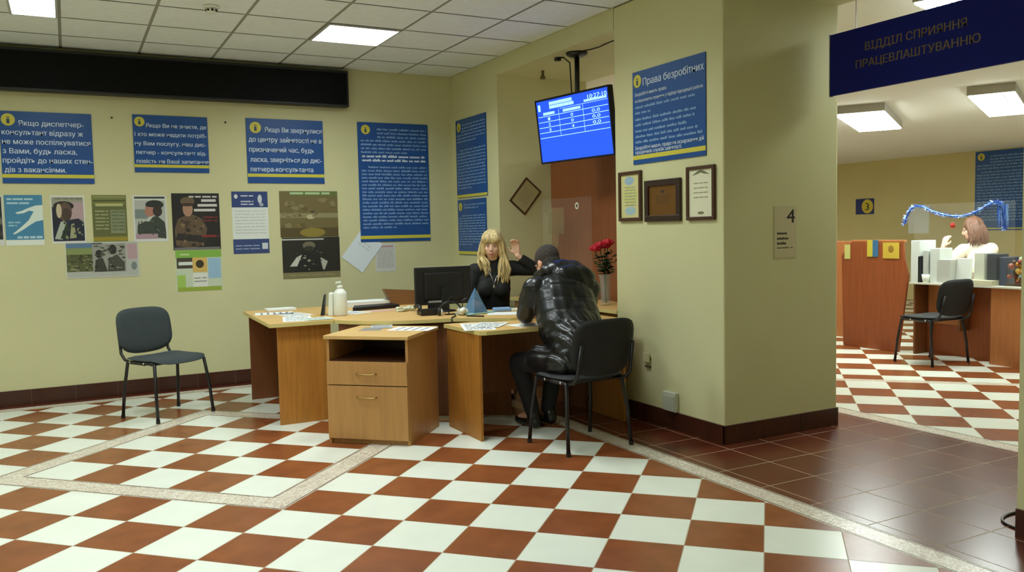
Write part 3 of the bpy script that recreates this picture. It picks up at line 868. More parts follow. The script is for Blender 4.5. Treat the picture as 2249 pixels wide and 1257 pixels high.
# ------------------------------------------------------------------ office chairs
def iso_chair(label, loc, rotz, seat_m, frame_m):
    t = thing('office_chair', label, 'chair', loc, rotz, 'stackable visitor chairs')
    # seat: rounded cushion with a turned-down front
    def cushion(nx, ny, fn_top, fn_bot, name, m_):
        mb = MB(); vs = []; fs = []
        for layer in (0, 1):
            for j in range(ny + 1):
                for i in range(nx + 1):
                    vs.append((fn_top if layer == 0 else fn_bot)(2 * i / nx - 1, 2 * j / ny - 1))
        n1 = (nx + 1) * (ny + 1)
        def id_(l, i, j): return l * n1 + j * (nx + 1) + i
        for j in range(ny):
            for i in range(nx):
                fs.append((id_(0, i, j), id_(0, i + 1, j), id_(0, i + 1, j + 1), id_(0, i, j + 1)))
                fs.append((id_(1, i, j), id_(1, i, j + 1), id_(1, i + 1, j + 1), id_(1, i + 1, j)))
        for i in range(nx):
            fs.append((id_(0, i, 0), id_(1, i, 0), id_(1, i + 1, 0), id_(0, i + 1, 0)))
            fs.append((id_(0, i, ny), id_(0, i + 1, ny), id_(1, i + 1, ny), id_(1, i, ny)))
        for j in range(ny):
            fs.append((id_(0, 0, j), id_(0, 0, j + 1), id_(1, 0, j + 1), id_(1, 0, j)))
            fs.append((id_(0, nx, j), id_(1, nx, j), id_(1, nx, j + 1), id_(0, nx, j + 1)))
        mb.add(vs, fs)
        return build(name, mb, m_, t, smooth=True)
    def sq(u, v, p=5.0):   # squircle mapping: rounds the corners
        m_ = max(abs(u), abs(v))
        if m_ < 1e-6: return 0, 0
        r = (abs(u / m_) ** p + abs(v / m_) ** p) ** (-1 / p)
        return u * r * 1.0, v * r * 1.0
    def seat(top):
        def f(u, v):
            a, b_ = sq(u, v)
            e_ = max(abs(u), abs(v))
            x, y = a * .235, b_ * .215 + .005
            z = .452 + (.022 if top else -.018) * (1 - e_ ** 6) + (.004 if top else 0)
            z += -.03 * max(0, b_ - .55) ** 2 / .2 + .012 * a * a - .010 * math.cos(b_ * 1.5)
            return (x, y, z)
        return f
    cushion(14, 14, seat(True), seat(False), 'seat', seat_m)
    def back(front):
        def f(u, v):
            a, b_ = sq(u, v, 4.0)
            e_ = max(abs(u), abs(v))
            x = a * .236
            z = .665 + b_ * .165 - (.025 * (1 - a * a) if b_ < -.2 else 0) * min(1, (-b_ - .2) / .8 if b_ < -.2 else 0)
            y = -.225 - (z - .5) * .17 - .035 * (1 - a * a) + (.018 if front else -.016) * (1 - e_ ** 6) + (.003 if front else 0)
            return (x, y, z)
        return f
    cushion(14, 12, back(True), back(False), 'backrest', seat_m)
    for s_ in (-1, 1):
        x = s_ * .218
        build('leg', MB().tube([(s_ * .245, .215, .010), (s_ * .236, .195, .22), (x, .165, .425), (x, .150, .436)], .0125, 10), frame_m, t, smooth=True)
        build('leg', MB().tube([(s_ * .245, -.215, .010), (s_ * .236, -.195, .22), (x, -.165, .425), (x, -.150, .436)], .0125, 10), frame_m, t, smooth=True)
        build('side_rail', MB().tube([(x, -.150, .436), (x, .150, .436)], .0125, 10), frame_m, t, smooth=True)
        build('back_post', MB().tube([(x * .93, .03, .425), (x * .93, -.15, .428), (x * .93, -.222, .445), (x * .94, -.262, .49), (x * .9, -.300, .68)], .0115, 10), frame_m, t, smooth=True)
        for yy in (-.12, .05):
            build('bolt', MB().ball((x + s_ * .013, yy, .436), (.005, .009, .009), nu=10, nv=6), CHROME, t, smooth=True)
        for yy in (.215, -.215):
            build('foot_cap', MB().lathe([(.015, 0), (.015, .025)], (s_ * .245, yy, .0), 10), BLACKP, t)
    build('cross_rail', MB().tube([(-.2, -.11, .425), (.2, -.11, .425)], .011, 8).tube([(-.2, .1, .425), (.2, .1, .425)], .011, 8), frame_m, t, smooth=True)
    return t
iso_chair('grey fabric office chair standing alone against the left wall under posters', (.632, 6.945, 0), R(-150), FABG, BLACKM)
iso_chair('black office chair under the person in the black jacket at the desk', (2.84, 4.475, 0), R(4), FABK, BLACKM)

# ------------------------------------------------------------------ reception desks
def top_slab(name, poly, z0, z1, m_top, parent, loc):
    mb = MB()
    P2 = [(p[0] - loc[0], p[1] - loc[1]) for p in poly]
    n = len(P2)
    mb.add([(p[0], p[1], z1) for p in P2], [list(range(n))], 0)
    mb.add([(p[0], p[1], z0) for p in P2], [list(range(n))[::-1]], 0)
    o = build(name, mb, m_top, parent)
    e_ = MB()
    e_.add([(p[0], p[1], z0) for p in P2] + [(p[0], p[1], z1) for p in P2], [(i, (i + 1) % n, n + (i + 1) % n, n + i) for i in range(n)])
    build('edge_band', e_, WEDGE, o)
    return o
ZD = .745
t = thing('desk', 'honey wood desk wing with end panels, left end of the reception counter', 'desk', (1.47, 6.63, 0))
top_slab('top', [(1.235, 6.02), (1.70, 6.02), (1.70, 7.24), (1.275, 7.24)], ZD - .026, ZD, WTOP, t, (1.47, 6.63))
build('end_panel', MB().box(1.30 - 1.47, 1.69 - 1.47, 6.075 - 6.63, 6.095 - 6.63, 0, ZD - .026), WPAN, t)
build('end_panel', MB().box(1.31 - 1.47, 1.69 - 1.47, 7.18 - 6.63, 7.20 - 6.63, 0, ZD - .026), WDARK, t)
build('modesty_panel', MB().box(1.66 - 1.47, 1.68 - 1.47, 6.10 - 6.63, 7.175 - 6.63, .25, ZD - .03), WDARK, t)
COR = [(1.705, 6.02), (1.78, 5.90), (1.88, 5.78), (2.0, 5.69), (2.14, 5.63), (2.30, 5.595), (2.46, 5.565), (2.56, 5.50), (2.66, 5.40), (2.80, 5.31), (3.52, 5.31), (3.52, 5.86), (3.12, 5.90), (2.92, 6.02), (2.78, 6.28), (2.72, 6.7), (2.70, 7.24), (1.705, 7.24)]
t = thing('desk', 'corner desk top with curved pale edge behind the drawer pedestal', 'desk', (2.3, 6.1, 0))
top_slab('top', COR, ZD - .026, ZD, WTOP, t, (2.3, 6.1))
fr = [(1.74, 6.02), (1.92, 5.83), (2.15, 5.70), (2.40, 5.635), (2.60, 5.55), (2.82, 5.37)]
b = MB()
for p, q in zip(fr[:-1], fr[1:]):
    d_ = Vector((q[0] - p[0], q[1] - p[1], 0)); L = d_.length; d_.normalize(); nn = Vector((-d_.y, d_.x, 0))
    b.obox(Vector(((p[0] + q[0]) / 2 - 2.3, (p[1] + q[1]) / 2 - 6.1, (ZD - .026) / 2 + .01)), d_ * L / 2, nn * .009, (0, 0, (ZD - .026) / 2 - .01))
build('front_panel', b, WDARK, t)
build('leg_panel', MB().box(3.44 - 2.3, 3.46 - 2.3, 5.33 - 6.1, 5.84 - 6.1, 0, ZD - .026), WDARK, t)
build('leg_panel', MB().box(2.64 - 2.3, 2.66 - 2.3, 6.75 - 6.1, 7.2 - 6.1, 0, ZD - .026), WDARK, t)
ZR = .727
t = thing('desk', 'honey wood desk with side panels where the person in black leans', 'desk', (2.9, 5.05, 0))
top_slab('top', [(2.32, 4.845), (2.36, 4.82), (3.50, 4.80), (3.50, 5.30), (2.66, 5.30), (2.52, 5.40), (2.31, 5.40)], ZR - .026, ZR, WTOP, t, (2.9, 5.05))
build('end_panel', MB().box(2.325 - 2.9, 2.343 - 2.9, 4.86 - 5.05, 5.38 - 5.05, 0, ZR - .026), WPAN, t)
build('end_panel', MB().box(3.44 - 2.9, 3.458 - 2.9, 4.83 - 5.05, 5.28 - 5.05, 0, ZR - .026), WPAN, t)
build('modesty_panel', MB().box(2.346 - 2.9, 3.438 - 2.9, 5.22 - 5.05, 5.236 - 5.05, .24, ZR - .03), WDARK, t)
# pedestal
t = thing('drawer_pedestal', 'light wood drawer pedestal with open shelf in front of the desk', 'cabinet', (1.675, 5.195, 0), R(-42.4))
PW, PD, PH = .285, .56, .715
b = MB()
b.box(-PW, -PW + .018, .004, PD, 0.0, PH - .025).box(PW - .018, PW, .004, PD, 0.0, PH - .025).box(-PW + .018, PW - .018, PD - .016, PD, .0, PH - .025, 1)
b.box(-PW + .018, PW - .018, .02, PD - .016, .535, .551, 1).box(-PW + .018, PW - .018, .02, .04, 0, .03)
build('body', b, [WPED, wood('shelf_shade', (70, 38, 20), .1, 'x')], t)  # shelf and back coloured dark brown to stand for the shade inside
build('top', MB().box(-PW - .012, PW + .012, -.018, PD + .005, PH - .025, PH), WTOP, t, bevel=.004)
dr = build('drawer', MB().box(-PW + .004, PW - .004, -.014, .004, .392, .545), WPED, t, bevel=.002)
do = build('door', MB().box(-PW + .004, PW - .004, -.014, .004, .035, .386), WPED, t, bevel=.002)
def pull(z): return MB().tube([(-.068, -.014, z), (-.066, -.03, z), (-.05, -.036, z - .004), (.05, -.036, z - .004), (.066, -.03, z), (.068, -.014, z)], .0045, 8)
build('handle', pull(.468), mat('brushed_brass', (168, 140, 88), .3, .9), dr, smooth=True)
build('handle', pull(.315), MATS['brushed_brass'], do, smooth=True)

# ------------------------------------------------------------------ back counter in the opening, wood partition, clear screen, vase with roses
t = thing('counter', 'narrow wooden counter in the opening holding the rose vase', 'counter', (3.85, 6.0, 0))
top_slab('top', [(3.62, 5.16), (4.08, 5.16), (4.08, 6.9), (3.62, 6.9)], .73, .756, WTOP, t, (3.85, 6.0))
build('front_panel', MB().box(3.66 - 3.85, 3.68 - 3.85, 5.2 - 6, 6.86 - 6, 0.02, .73), WPED, t)
build('side_panel', MB().box(3.68 - 3.85, 4.06 - 3.85, 5.2 - 6, 5.22 - 6, 0, .73).box(3.68 - 3.85, 4.06 - 3.85, 6.84 - 6, 6.86 - 6, 0, .73), WPED, t)
t = thing('partition', 'tall brown wood partition in the opening behind the roses', 'partition', (4.17, 6.06, 0))
build('panel', MB().box(-.018, .018, -.93, .93, 0, 2.02), wood('recess_brown', (142, 84, 48), .1, 'z'), t, bevel=.003)
build('cap_rail', MB().box(-.028, .028, -.935, .935, 2.02, 2.05), WDARK, t)
ACR = glass('clear_acrylic', (214, 222, 214), .035)
t = thing('acrylic_screen', 'clear acrylic screen with hanging pages standing on the counter', 'screen', (3.98, 6.45, .756))
build('sheet', MB().box(-.003, .003, -.42, .42, .02, .90), ACR, t)
for yy in (-.36, .36): build('foot', MB().box(-.06, .06, yy - .012, yy + .012, 0, .02), WHITEP, t)
PAGE = glass('translucent_page', (200, 196, 150), .10, .5)
for (y0, y1, z0, z1) in ((.02, .30, .58, .82), (.12, .40, .46, .78)):
    build('page_pocket', MB().box(-.0055, -.0035, y0, y1, z0, z1), PAGE, t)
m_ = MB()
n = 24
ring = [(-.0065, -.20 + r * math.cos(2 * PI * k / n), .825 + r * math.sin(2 * PI * k / n)) for r in (.030, .017) for k in range(n)]
m_.add(ring, [(k, (k + 1) % n, n + (k + 1) % n, n + k) for k in range(n)])
build('round_badge', m_, WHITE, t)
m_ = MB(); letter(m_, '4', -.006, .006, -.008, .016, 0)
m2 = MB(); m2.add([(-.0066, -.20 - x, .825 + z) for x, y, z in m_.v], m_.f)
build('badge_mark', m2, INKD, t)

VX, VY, VZ = 3.82, 5.60, .756
t = thing('vase', 'clear glass vase holding red roses on the counter', 'vase', (VX, VY, VZ))
build('glass_body', MB().lathe([(.040, 0), (.042, .01), (.038, .1), (.045, .2), (.055, .25), (.051, .25), (.041, .2), (.034, .1), (.036, .02), (.0, .015)], n=20), glass('vase_glass', (190, 200, 190), .16), t, smooth=True)
build('water', MB().lathe([(.0, .018), (.033, .02), (.031, .1), (.034, .15), (0, .15)], n=16), glass('vase_water', (150, 160, 140), .15), t, smooth=True)
ROSE = mat('rose_red', (190, 22, 48), .5, noise=.2, scale=30)
LEAF = mat('rose_leaf', (34, 58, 30), .5, noise=.25, scale=20)
STEM = mat('rose_stem', (52, 74, 36), .6)
def rose(label, dx, dy, h, seed):
    rnd = random.Random(seed)
    t = thing('rose', label, 'flower', (VX, VY, VZ), 0, 'red roses in the vase')
    p = [(dx * -.1, dy * -.1, .024), (dx * .1, dy * .1, .25), (dx * .6, dy * .6, .25 + (h - .25) * .55), (dx, dy, h - .02)]
    build('stem', MB().tube(p, .0042, 6), STEM, t, smooth=True)
    f = MB()
    f.ball((dx, dy, h + .012), (.018, .018, .026), nu=10, nv=8)
    for ring_, (n_, rr, zz, tilt) in enumerate(((3, .014, .014, .2), (5, .026, .008, .5), (6, .037, 0, .85))):
        for k in range(n_):
            q = 2 * PI * (k + .5 * ring_) / n_ + rnd.uniform(-.15, .15)
            f.ball((dx + rr * math.cos(q), dy + rr * math.sin(q), h + zz), (.010, .024, .024), (0, tilt, q), 10, 6)
    build('blossom', f, ROSE, t, smooth=True)
    l = MB()
    for k in range(11):
        q = rnd.uniform(0, 2 * PI); zz = rnd.uniform(.25, h - .08)
        fr_ = (zz - .25) / (h - .27)
        bx, by = dx * max(.1, fr_), dy * max(.1, fr_)
        L = rnd.uniform(.055, .085); d_ = Vector((math.cos(q), math.sin(q), rnd.uniform(-.4, .4))).normalized(); s_ = d_.cross(Vector((0, 0, 1))).normalized(); nrm = s_.cross(d_)
        o_ = Vector((bx, by, zz))
        pts = [o_, o_ + d_ * L * .3 + s_ * L * .28, o_ + d_ * L * .7 + s_ * L * .22 - nrm * .004, o_ + d_ * L, o_ + d_ * L * .7 - s_ * L * .22 - nrm * .004, o_ + d_ * L * .3 - s_ * L * .28]
        mid = [o_ + d_ * L * .3 + nrm * .006, o_ + d_ * L * .7 + nrm * .004]
        l.add(pts + mid, [(0, 1, 6), (1, 2, 7, 6), (2, 3, 7), (3, 4, 7), (4, 5, 6, 7), (5, 0, 6)])
    build('leaf', l, LEAF, t)
    return t
# directions: image right is roughly (+x,-y)
rose('red rose at the left of the bunch in the vase, drooping lowest', -.068, .036, .455, 1)
rose('red rose second from the left of the bunch in the vase', -.036, .018, .480, 2)
rose('tallest red rose at the right of the bunch in the vase', .022, -.012, .500, 3)
rose('small red rose turned away at the back of the bunch', .012, .018, .475, 4)
t = thing('foliage_sprig', 'dark green leafy sprig at the right of the vase', 'leaves', (VX, VY, VZ))
l = MB(); rnd = random.Random(7)
for k in range(26):
    q = rnd.uniform(-.4, 1.0); zz = rnd.uniform(.24, .42); rr = rnd.uniform(.01, .075)
    c_ = Vector((rr * math.cos(-.6 + q) + .005, rr * math.sin(-.6 + q), zz)); d_ = Vector((rnd.uniform(-1, 1), rnd.uniform(-1, 1), rnd.uniform(-.5, 1))).normalized(); s_ = d_.orthogonal().normalized()
    l.add([c_, c_ + d_ * .025 + s_ * .012, c_ + d_ * .05, c_ + d_ * .025 - s_ * .012], [(0, 1, 2, 3)])
build('leaf', l, LEAF, t)
build('stem', MB().tube([(.0, 0, .03), (.01, -.01, .26), (.05, -.03, .4)], .003, 5), STEM, t)
t = thing('tissue_pack', 'white crumpled tissue pack on the counter left of the vase', 'tissue', (3.72, 5.72, .756)); build('body', MB().ball((0, 0, .022), (.04, .05, .022)).ball((.01, .01, .04), (.02, .03, .018)), WHITEP, t, smooth=True)
t = thing('cup', 'white cup on the counter right of the vase', 'cup', (3.87, 5.44, .756)); build('body', MB().lathe([(.028, 0), (.036, .09), (.033, .09), (.025, .008), (0, .008)], n=18), WHITEP, t, smooth=True)
build('handle', MB().tube([(.03, 0, .02), (.055, 0, .03), (.058, 0, .06), (.034, 0, .075)], .005, 8), WHITEP, t, smooth=True)

# ------------------------------------------------------------------ things on the reception desks
def paper(label, poly, z, seed=0, mats=WHITE, th_=.0012, ink=INK, rows=5, cat='paper', name='paper_sheet', group='papers on the reception desks'):
    cx = sum(p[0] for p in poly) / len(poly); cy = sum(p[1] for p in poly) / len(poly)
    t = thing(name, label, cat, (cx, cy, z), 0, group)
    P2 = [(p[0] - cx, p[1] - cy) for p in poly]
    build('sheet', MB().prism(P2, 0.0003, th_), mats, t)
    if rows:
        rnd = random.Random(seed); m_ = MB()
        a, b_, c_, d_ = [Vector((*p, th_ + .0004)) for p in P2[:4]]
        for k in range(rows):
            v0, v1 = (k + .8) / (rows + 1), (k + 1.15) / (rows + 1)
            u = .1
            while u < .88:
                u1 = min(.9, u + rnd.uniform(.08, .3))
                def q(u_, v_): return (a + (b_ - a) * u_) * (1 - v_) + (d_ + (c_ - d_) * u_) * v_
                m_.add([q(u, v0), q(u1, v0), q(u1, v1), q(u, v1)], [(0, 1, 2, 3)])
                u = u1 + .04
        build('print', m_, ink, t)
    return t
def quad(cx, cy, w_, h, a):
    a = R(a); c_, s_ = math.cos(a), math.sin(a)
    return [(cx + x * c_ - y * s_, cy + x * s_ + y * c_) for x, y in ((-w_ / 2, -h / 2), (w_ / 2, -h / 2), (w_ / 2, h / 2), (-w_ / 2, h / 2))]
paper('printed sheet at the back of the left desk wing', quad(1.45, 6.86, .21, .297, 80), ZD, 1)
paper('printed sheet in the middle of the left desk wing', quad(1.56, 6.66, .21, .297, 15), ZD, 2)
paper('white leaflet at the front edge of the left desk wing', quad(1.50, 6.30, .21, .40, -12), ZD, 3)
paper('pale green leaflet overlapping the front edge leaflet', quad(1.62, 6.17, .20, .18, 4), ZD + .003, 4, mat('paper_mint', (206, 222, 206), .7))
paper('white sheet lying beside the sanitizer bottle', quad(1.98, 6.52, .21, .297, 30), ZD, 5)
t = thing('paper_stack', 'low stack of white paper at the back of the left wing', 'paper', (1.60, 7.12, ZD)); build('sheets', MB().box(-.16, .08, -.06, .08, 0, .018), WHITE, t, bevel=.003)
t = thing('paper_stack', 'wide stack of white paper behind the black folder', 'paper', (2.36, 7.06, ZD)); build('sheets', MB().box(-.33, .28, -.10, .1, 0, .045), WHITE, t, bevel=.003)
t = thing('folder', 'black folder lying on the desk right of the bottle', 'folder', (2.24, 6.72, ZD), R(8)); build('cover', MB().prism([(-.23, -.09), (.2, -.09), (.23, .11), (-.12, .12)], .002, .028), mat('folder_black', (16, 16, 18), .4), t, bevel=.003)
t = thing('pink_sheet', 'pinkish sheet lying in front of the black folder', 'paper', (2.28, 6.5, ZD), R(12)); build('sheet', MB().box(-.15, .15, -.05, .06, .0003, .0014), mat('paper_pink', (196, 158, 150), .7), t)
t = thing('sanitizer_bottle', 'white pump bottle standing on the left end of the desk', 'bottle', (1.845, 6.33, ZD))
build('body', MB().lathe([(.048, 0), (.052, .008), (.052, .165), (.048, .182), (.026, .205), (.018, .212), (.018, .215)], n=24), WHITEP, t, smooth=True)
build('collar', MB().lathe([(.022, .212), (.022, .232), (.012, .234)], n=18), WHITEP, t, smooth=True)
pm = build('pump', MB().lathe([(.007, .232), (.007, .25), (.013, .252), (.013, .262), (.0, .266)], n=14), WHITEP, t, smooth=True)
build('nozzle', MB().tube([(0, 0, .257), (-.028, -.012, .257), (-.036, -.016, .25)], .006, 8), WHITEP, pm, smooth=True)
t = thing('leaflet_holder', 'white upright leaflet box left of the pump bottle', 'holder', (1.795, 6.42, ZD), R(-20)); build('box', MB().prism([(-.018, 0), (.018, 0), (.022, .17), (-.008, .175)], -.07, .07, 0, 'y'), WHITEP, t, bevel=.003)
t = thing('book', 'thin black book leaning against the white leaflet box', 'book', (1.765, 6.47, ZD), R(-20))
build('cover', MB().prism([(-.035, 0), (-.008, 0), (.002, .155), (-.004, .16)], -.07, .07, 0, 'y'), mat('book_black', (20, 20, 26), .5), t)
# monitor
t = thing('computer_monitor', 'black computer monitor seen from behind in front of the blonde person', 'monitor', (2.62, 6.12, ZD), R(-4))
build('back_shell', MB().box(-.235, .235, -.012, .016, .055, .355).box(-.16, .16, -.03, -.012, .10, .31), BLACKP, t, bevel=.008)
build('screen', MB().box(-.225, .225, .016, .018, .065, .345), mat('screen_off', (30, 34, 40), .1), t)
build('stand', MB().prism([(-.035, .0), (.035, .0), (.03, .2), (-.03, .2)], -.05, -.03, 0, 'y'), BLACKP, t)
build('base', MB().lathe([(.1, 0), (.1, .008), (.04, .016), (.0, .016)], n=24), BLACKP, t, smooth=True)
build('top_strip', MB().box(-.23, .23, -.011, .015, .355, .357), mat('pale_top', (150, 156, 136), .8), t)  # thin pale strip along the top edge of the monitor
# cone
t = thing('paper_pyramid', 'translucent blue pyramid standing on the desk by the blonde person', 'ornament', (2.735, 5.77, ZD + .012), R(20))
build('pyramid', MB().add([(-.075, -.06, 0), (.075, -.06, 0), (.075, .06, 0), (-.075, .06, 0), (0, 0, .19)], [(0, 1, 4), (1, 2, 4), (2, 3, 4), (3, 0, 4), (3, 2, 1, 0)]), glass('blue_acrylic', (96, 132, 164), .75, .2), t)
t = thing('tray', 'pale green tray under the blue pyramid', 'tray', (2.74, 5.77, ZD), R(20)); build('tray', MB().box(-.14, .13, -.075, .09, 0, .012), mat('tray_green', (150, 186, 172), .5), t, bevel=.003)
# clutter in front of the monitor
t = thing('cleaning_cloth', 'crumpled pale cloth on the desk left of the monitor', 'cloth', (2.37, 6.33, ZD))
rnd = random.Random(21); mb = MB()
for k in range(9): mb.ball((rnd.uniform(-.07, .07), rnd.uniform(-.04, .04), rnd.uniform(.008, .028)), (rnd.uniform(.02, .045), rnd.uniform(.02, .035), rnd.uniform(.008, .02)), (rnd.uniform(-.4, .4), rnd.uniform(-.4, .4), rnd.uniform(0, 3)), 12, 8)
build('cloth', mb, mat('cloth_cream', (204, 206, 180), .9), t, smooth=True)
t = thing('telephone', 'black desk telephone at the foot of the monitor', 'telephone', (2.42, 5.93, ZD), R(-10))
build('body', MB().prism([(-.08, 0), (.08, 0), (.08, .03), (-.08, .055)], -.08, .08, 0, 'x'), BLACKP, t, bevel=.004)
build('handset', MB().tube([(-.085, -.045, .045), (-.07, .0, .062), (-.07, .07, .066), (-.085, .11, .055)], .015, 10), BLACKP, t, smooth=True)
t = thing('headset', 'black headset with white ear pads lying before the monitor', 'headset', (2.52, 5.76, ZD), R(-20))
arc = [(.085 * math.cos(q), .02 * math.sin(q * 2), .03 + .075 * math.sin(q)) for q in [PI * k / 12 for k in range(13)]]
build('band', MB().tube(arc, .007, 8), BLACKP, t, smooth=True)
for s_ in (-1, 1):
    build('ear_cup', MB().ball((s_ * .082, 0, .033), (.018, .032, .032), nu=14, nv=8), BLACKP, t, smooth=True)
    build('ear_pad', MB().ball((s_ * .066, 0, .03), (.013, .024, .026), nu=14, nv=8), mat('pad_white', (206, 204, 192), .8), t, smooth=True)
t = thing('tissue', 'crumpled white tissue in front of the monitor', 'tissue', (2.605, 5.70, ZD))
mb = MB()
for k in range(7): mb.ball((rnd.uniform(-.03, .03), rnd.uniform(-.02, .02), rnd.uniform(.012, .05)), (rnd.uniform(.012, .028), rnd.uniform(.008, .02), rnd.uniform(.008, .022)), (rnd.uniform(-1, 1), rnd.uniform(-1, 1), 0), 10, 6)
build('tissue', mb, WHITEP, t, smooth=True)
t = thing('desk_stand', 'thin black wire stand standing in front of the monitor', 'stand', (2.56, 5.83, ZD))
build('wire', MB().tube([(-.02, 0, .004), (-.02, 0, .11), (.0, 0, .135), (.04, -.0, .12)], .004, 6).tube([(.1, .01, .004), (.1, .01, .1), (.13, 0, .12)], .004, 6).box(-.05, .13, -.03, .03, 0, .006), BLACKM, t)
t = thing('pen', 'dark pen lying on the corner of the desk', 'pen', (2.63, 5.55, ZD), R(-50)); build('barrel', MB().tube([(-.07, 0, .006), (.07, 0, .006)], .0055, 8), INKD, t)
t = thing('name_holder', 'metallic label holder in front of the monitor', 'holder', (2.49, 5.98, ZD)); build('plate', MB().box(-.06, .06, -.004, .004, .0, .105), BLACKP, t); build('strip', MB().box(-.055, .055, -.006, -.004, .085, .1), mat('label_silver', (150, 146, 136), .4), t)
t = thing('extension_lead', 'black cord curling over the desk edge near the pedestal', 'cord', (2.46, 5.60, ZD)); build('cord', MB().tube([(.09, .14, .006), (.06, .06, .006), (.02, .01, .006), (-.01, -.026, .005), (-.015, -.036, -.01), (-.01, -.036, -.05), (0, -.035, -.2)], .005, 6), BLACKM, t, smooth=True)
t = thing('face_mask_pack', 'light blue pack of masks on the desk before the blonde person', 'pack', (3.0, 5.80, ZD), R(-15)); build('pack', MB().box(-.09, .05, -.035, .035, 0, .03), mat('mask_blue', (130, 164, 204), .6), t, bevel=.008)
build('white_flap', MB().box(.05, .11, -.03, .03, 0, .02), WHITEP, t, bevel=.004)
paper('white sheet under the bent person\'s left arm on the corner desk', quad(2.93, 5.62, .21, .297, 60), ZD, 8, rows=0)
paper('white sheet beside the blue mask pack', quad(3.08, 5.46, .21, .15, -10), ZD, 13, rows=3)
paper('large printed form at the left end of the desk with the bent person', quad(2.43, 5.10, .21, .42, -20), ZR, 9, ink=INKD)
paper('folded printed sheet lying over the large form', quad(2.54, 5.14, .21, .28, -42), ZR + .003, 10, ink=INKD)
paper('blank sheet by the elbow of the bent person', quad(2.74, 4.98, .21, .20, 5), ZR, 11, rows=0)
for k, (lab, q, sd, m0) in enumerate((('colour leaflet on the left of the pedestal top', (1.83, 5.53, .15, .21, -30), 1, mat('leaflet_brown', (150, 140, 122), .6)), ('white printed leaflet on the right of the pedestal top', (2.06, 5.36, .21, .297, 48), 2, WHITE), ('small photo leaflet at the back of the pedestal top', (1.93, 5.62, .15, .2, -20), 3, mat('leaflet_grey', (170, 172, 170), .6)))):
    paper(lab, quad(*q), PH + (.0 if k < 2 else .002), 30 + sd, m0, rows=4)
t = thing('document_tray', 'brown wooden document tray behind the monitor at the back of the desk', 'tray', (2.60, 7.0, ZD), R(-10))
b = MB(); b.prism([(-.10, 0), (.16, 0), (.16, .11), (-.16, .135)], -.1, -.085, 0, 'y').prism([(-.10, 0), (.16, 0), (.16, .11), (-.16, .135)], .085, .1, 0, 'y')
b.obox((-.128, 0, .067), (.006, 0, .0), (0, .085, 0), (-.03, 0, .067)).box(-.1, .16, -.085, .085, 0, .012)
build('tray', b, wood('tray_brown', (128, 88, 50), .1, 'x'), t)

# ------------------------------------------------------------------ people
def remesh(mb, voxel, smooth_n=6, disp=None, sm=.5):
    me = bpy.data.meshes.new('tmp'); me.from_pydata(mb.v, [], mb.f); me.update()
    o = bpy.data.objects.new('tmp', me); COL.objects.link(o)
    r = o.modifiers.new('r', 'REMESH'); r.mode = 'VOXEL'; r.voxel_size = voxel; r.adaptivity = 0
    if smooth_n:
        s_ = o.modifiers.new('s', 'SMOOTH'); s_.iterations = smooth_n; s_.factor = sm
    dg = bpy.context.evaluated_depsgraph_get()
    ev = bpy.data.meshes.new_from_object(o.evaluated_get(dg))
    n = len(ev.vertices)
    co = np.empty(n * 3); ev.vertices.foreach_get('co', co); co = co.reshape(-1, 3)
    no = np.empty(n * 3); ev.vertices.foreach_get('normal', no); no = no.reshape(-1, 3)
    if disp is not None: co = co + no * disp(co, no)[:, None]
    out = MB(); out.v = [tuple(c_) for c_ in co]; out.f = [list(p.vertices) for p in ev.polygons]; out.m = [0] * len(out.f)
    bpy.data.objects.remove(o); bpy.data.meshes.remove(me); bpy.data.meshes.remove(ev)
    return out
SKIN = mat('skin', (214, 160, 126), .55, noise=.05, scale=12)
SKIN2 = mat('skin_pale', (236, 192, 164), .5, noise=.05, scale=12)

def hand(mb, wrist, fwd, up_, side, curl=.5, s=1.0):
    """palm, four unequal bent fingers and a thumb from the side of the palm; side=+1/-1 picks the thumb's side"""
    wv, f, u = Vector(wrist), Vector(fwd).normalized(), Vector(up_)
    u = (u - f * u.dot(f)).normalized(); r_ = f.cross(u) * side
    for k in (-1, 0, 1):
        mb.cone(wv + f * .015 * s + r_ * k * .014 * s, .014 * s, wv + f * .082 * s + r_ * k * .026 * s, .0115 * s, 10)
    for k, L in enumerate((.072, .080, .075, .058)):
        b_ = wv + f * .085 * s + r_ * (.030 - .020 * k) * s
        a1, a2 = curl * .6, curl * 1.5
        m1 = b_ + (f * math.cos(a1) - u * math.sin(a1)) * L * .5 * s
        m2 = m1 + (f * math.cos(a2) - u * math.sin(a2)) * L * .5 * s
        mb.cone(b_, .0092 * s, m1, .0085 * s, 8); mb.cone(m1, .0085 * s, m2, .0072 * s, 8)
    tb = wv + f * .03 * s + r_ * .030 * s
    t1 = tb + (f * .7 + r_ * .7 - u * .2).normalized() * .036 * s
    t2 = t1 + (f * .95 + r_ * .15 - u * .3).normalized() * .03 * s
    mb.cone(tb, .013 * s, t1, .0105 * s, 8); mb.cone(t1, .0105 * s, t2, .0085 * s, 8)

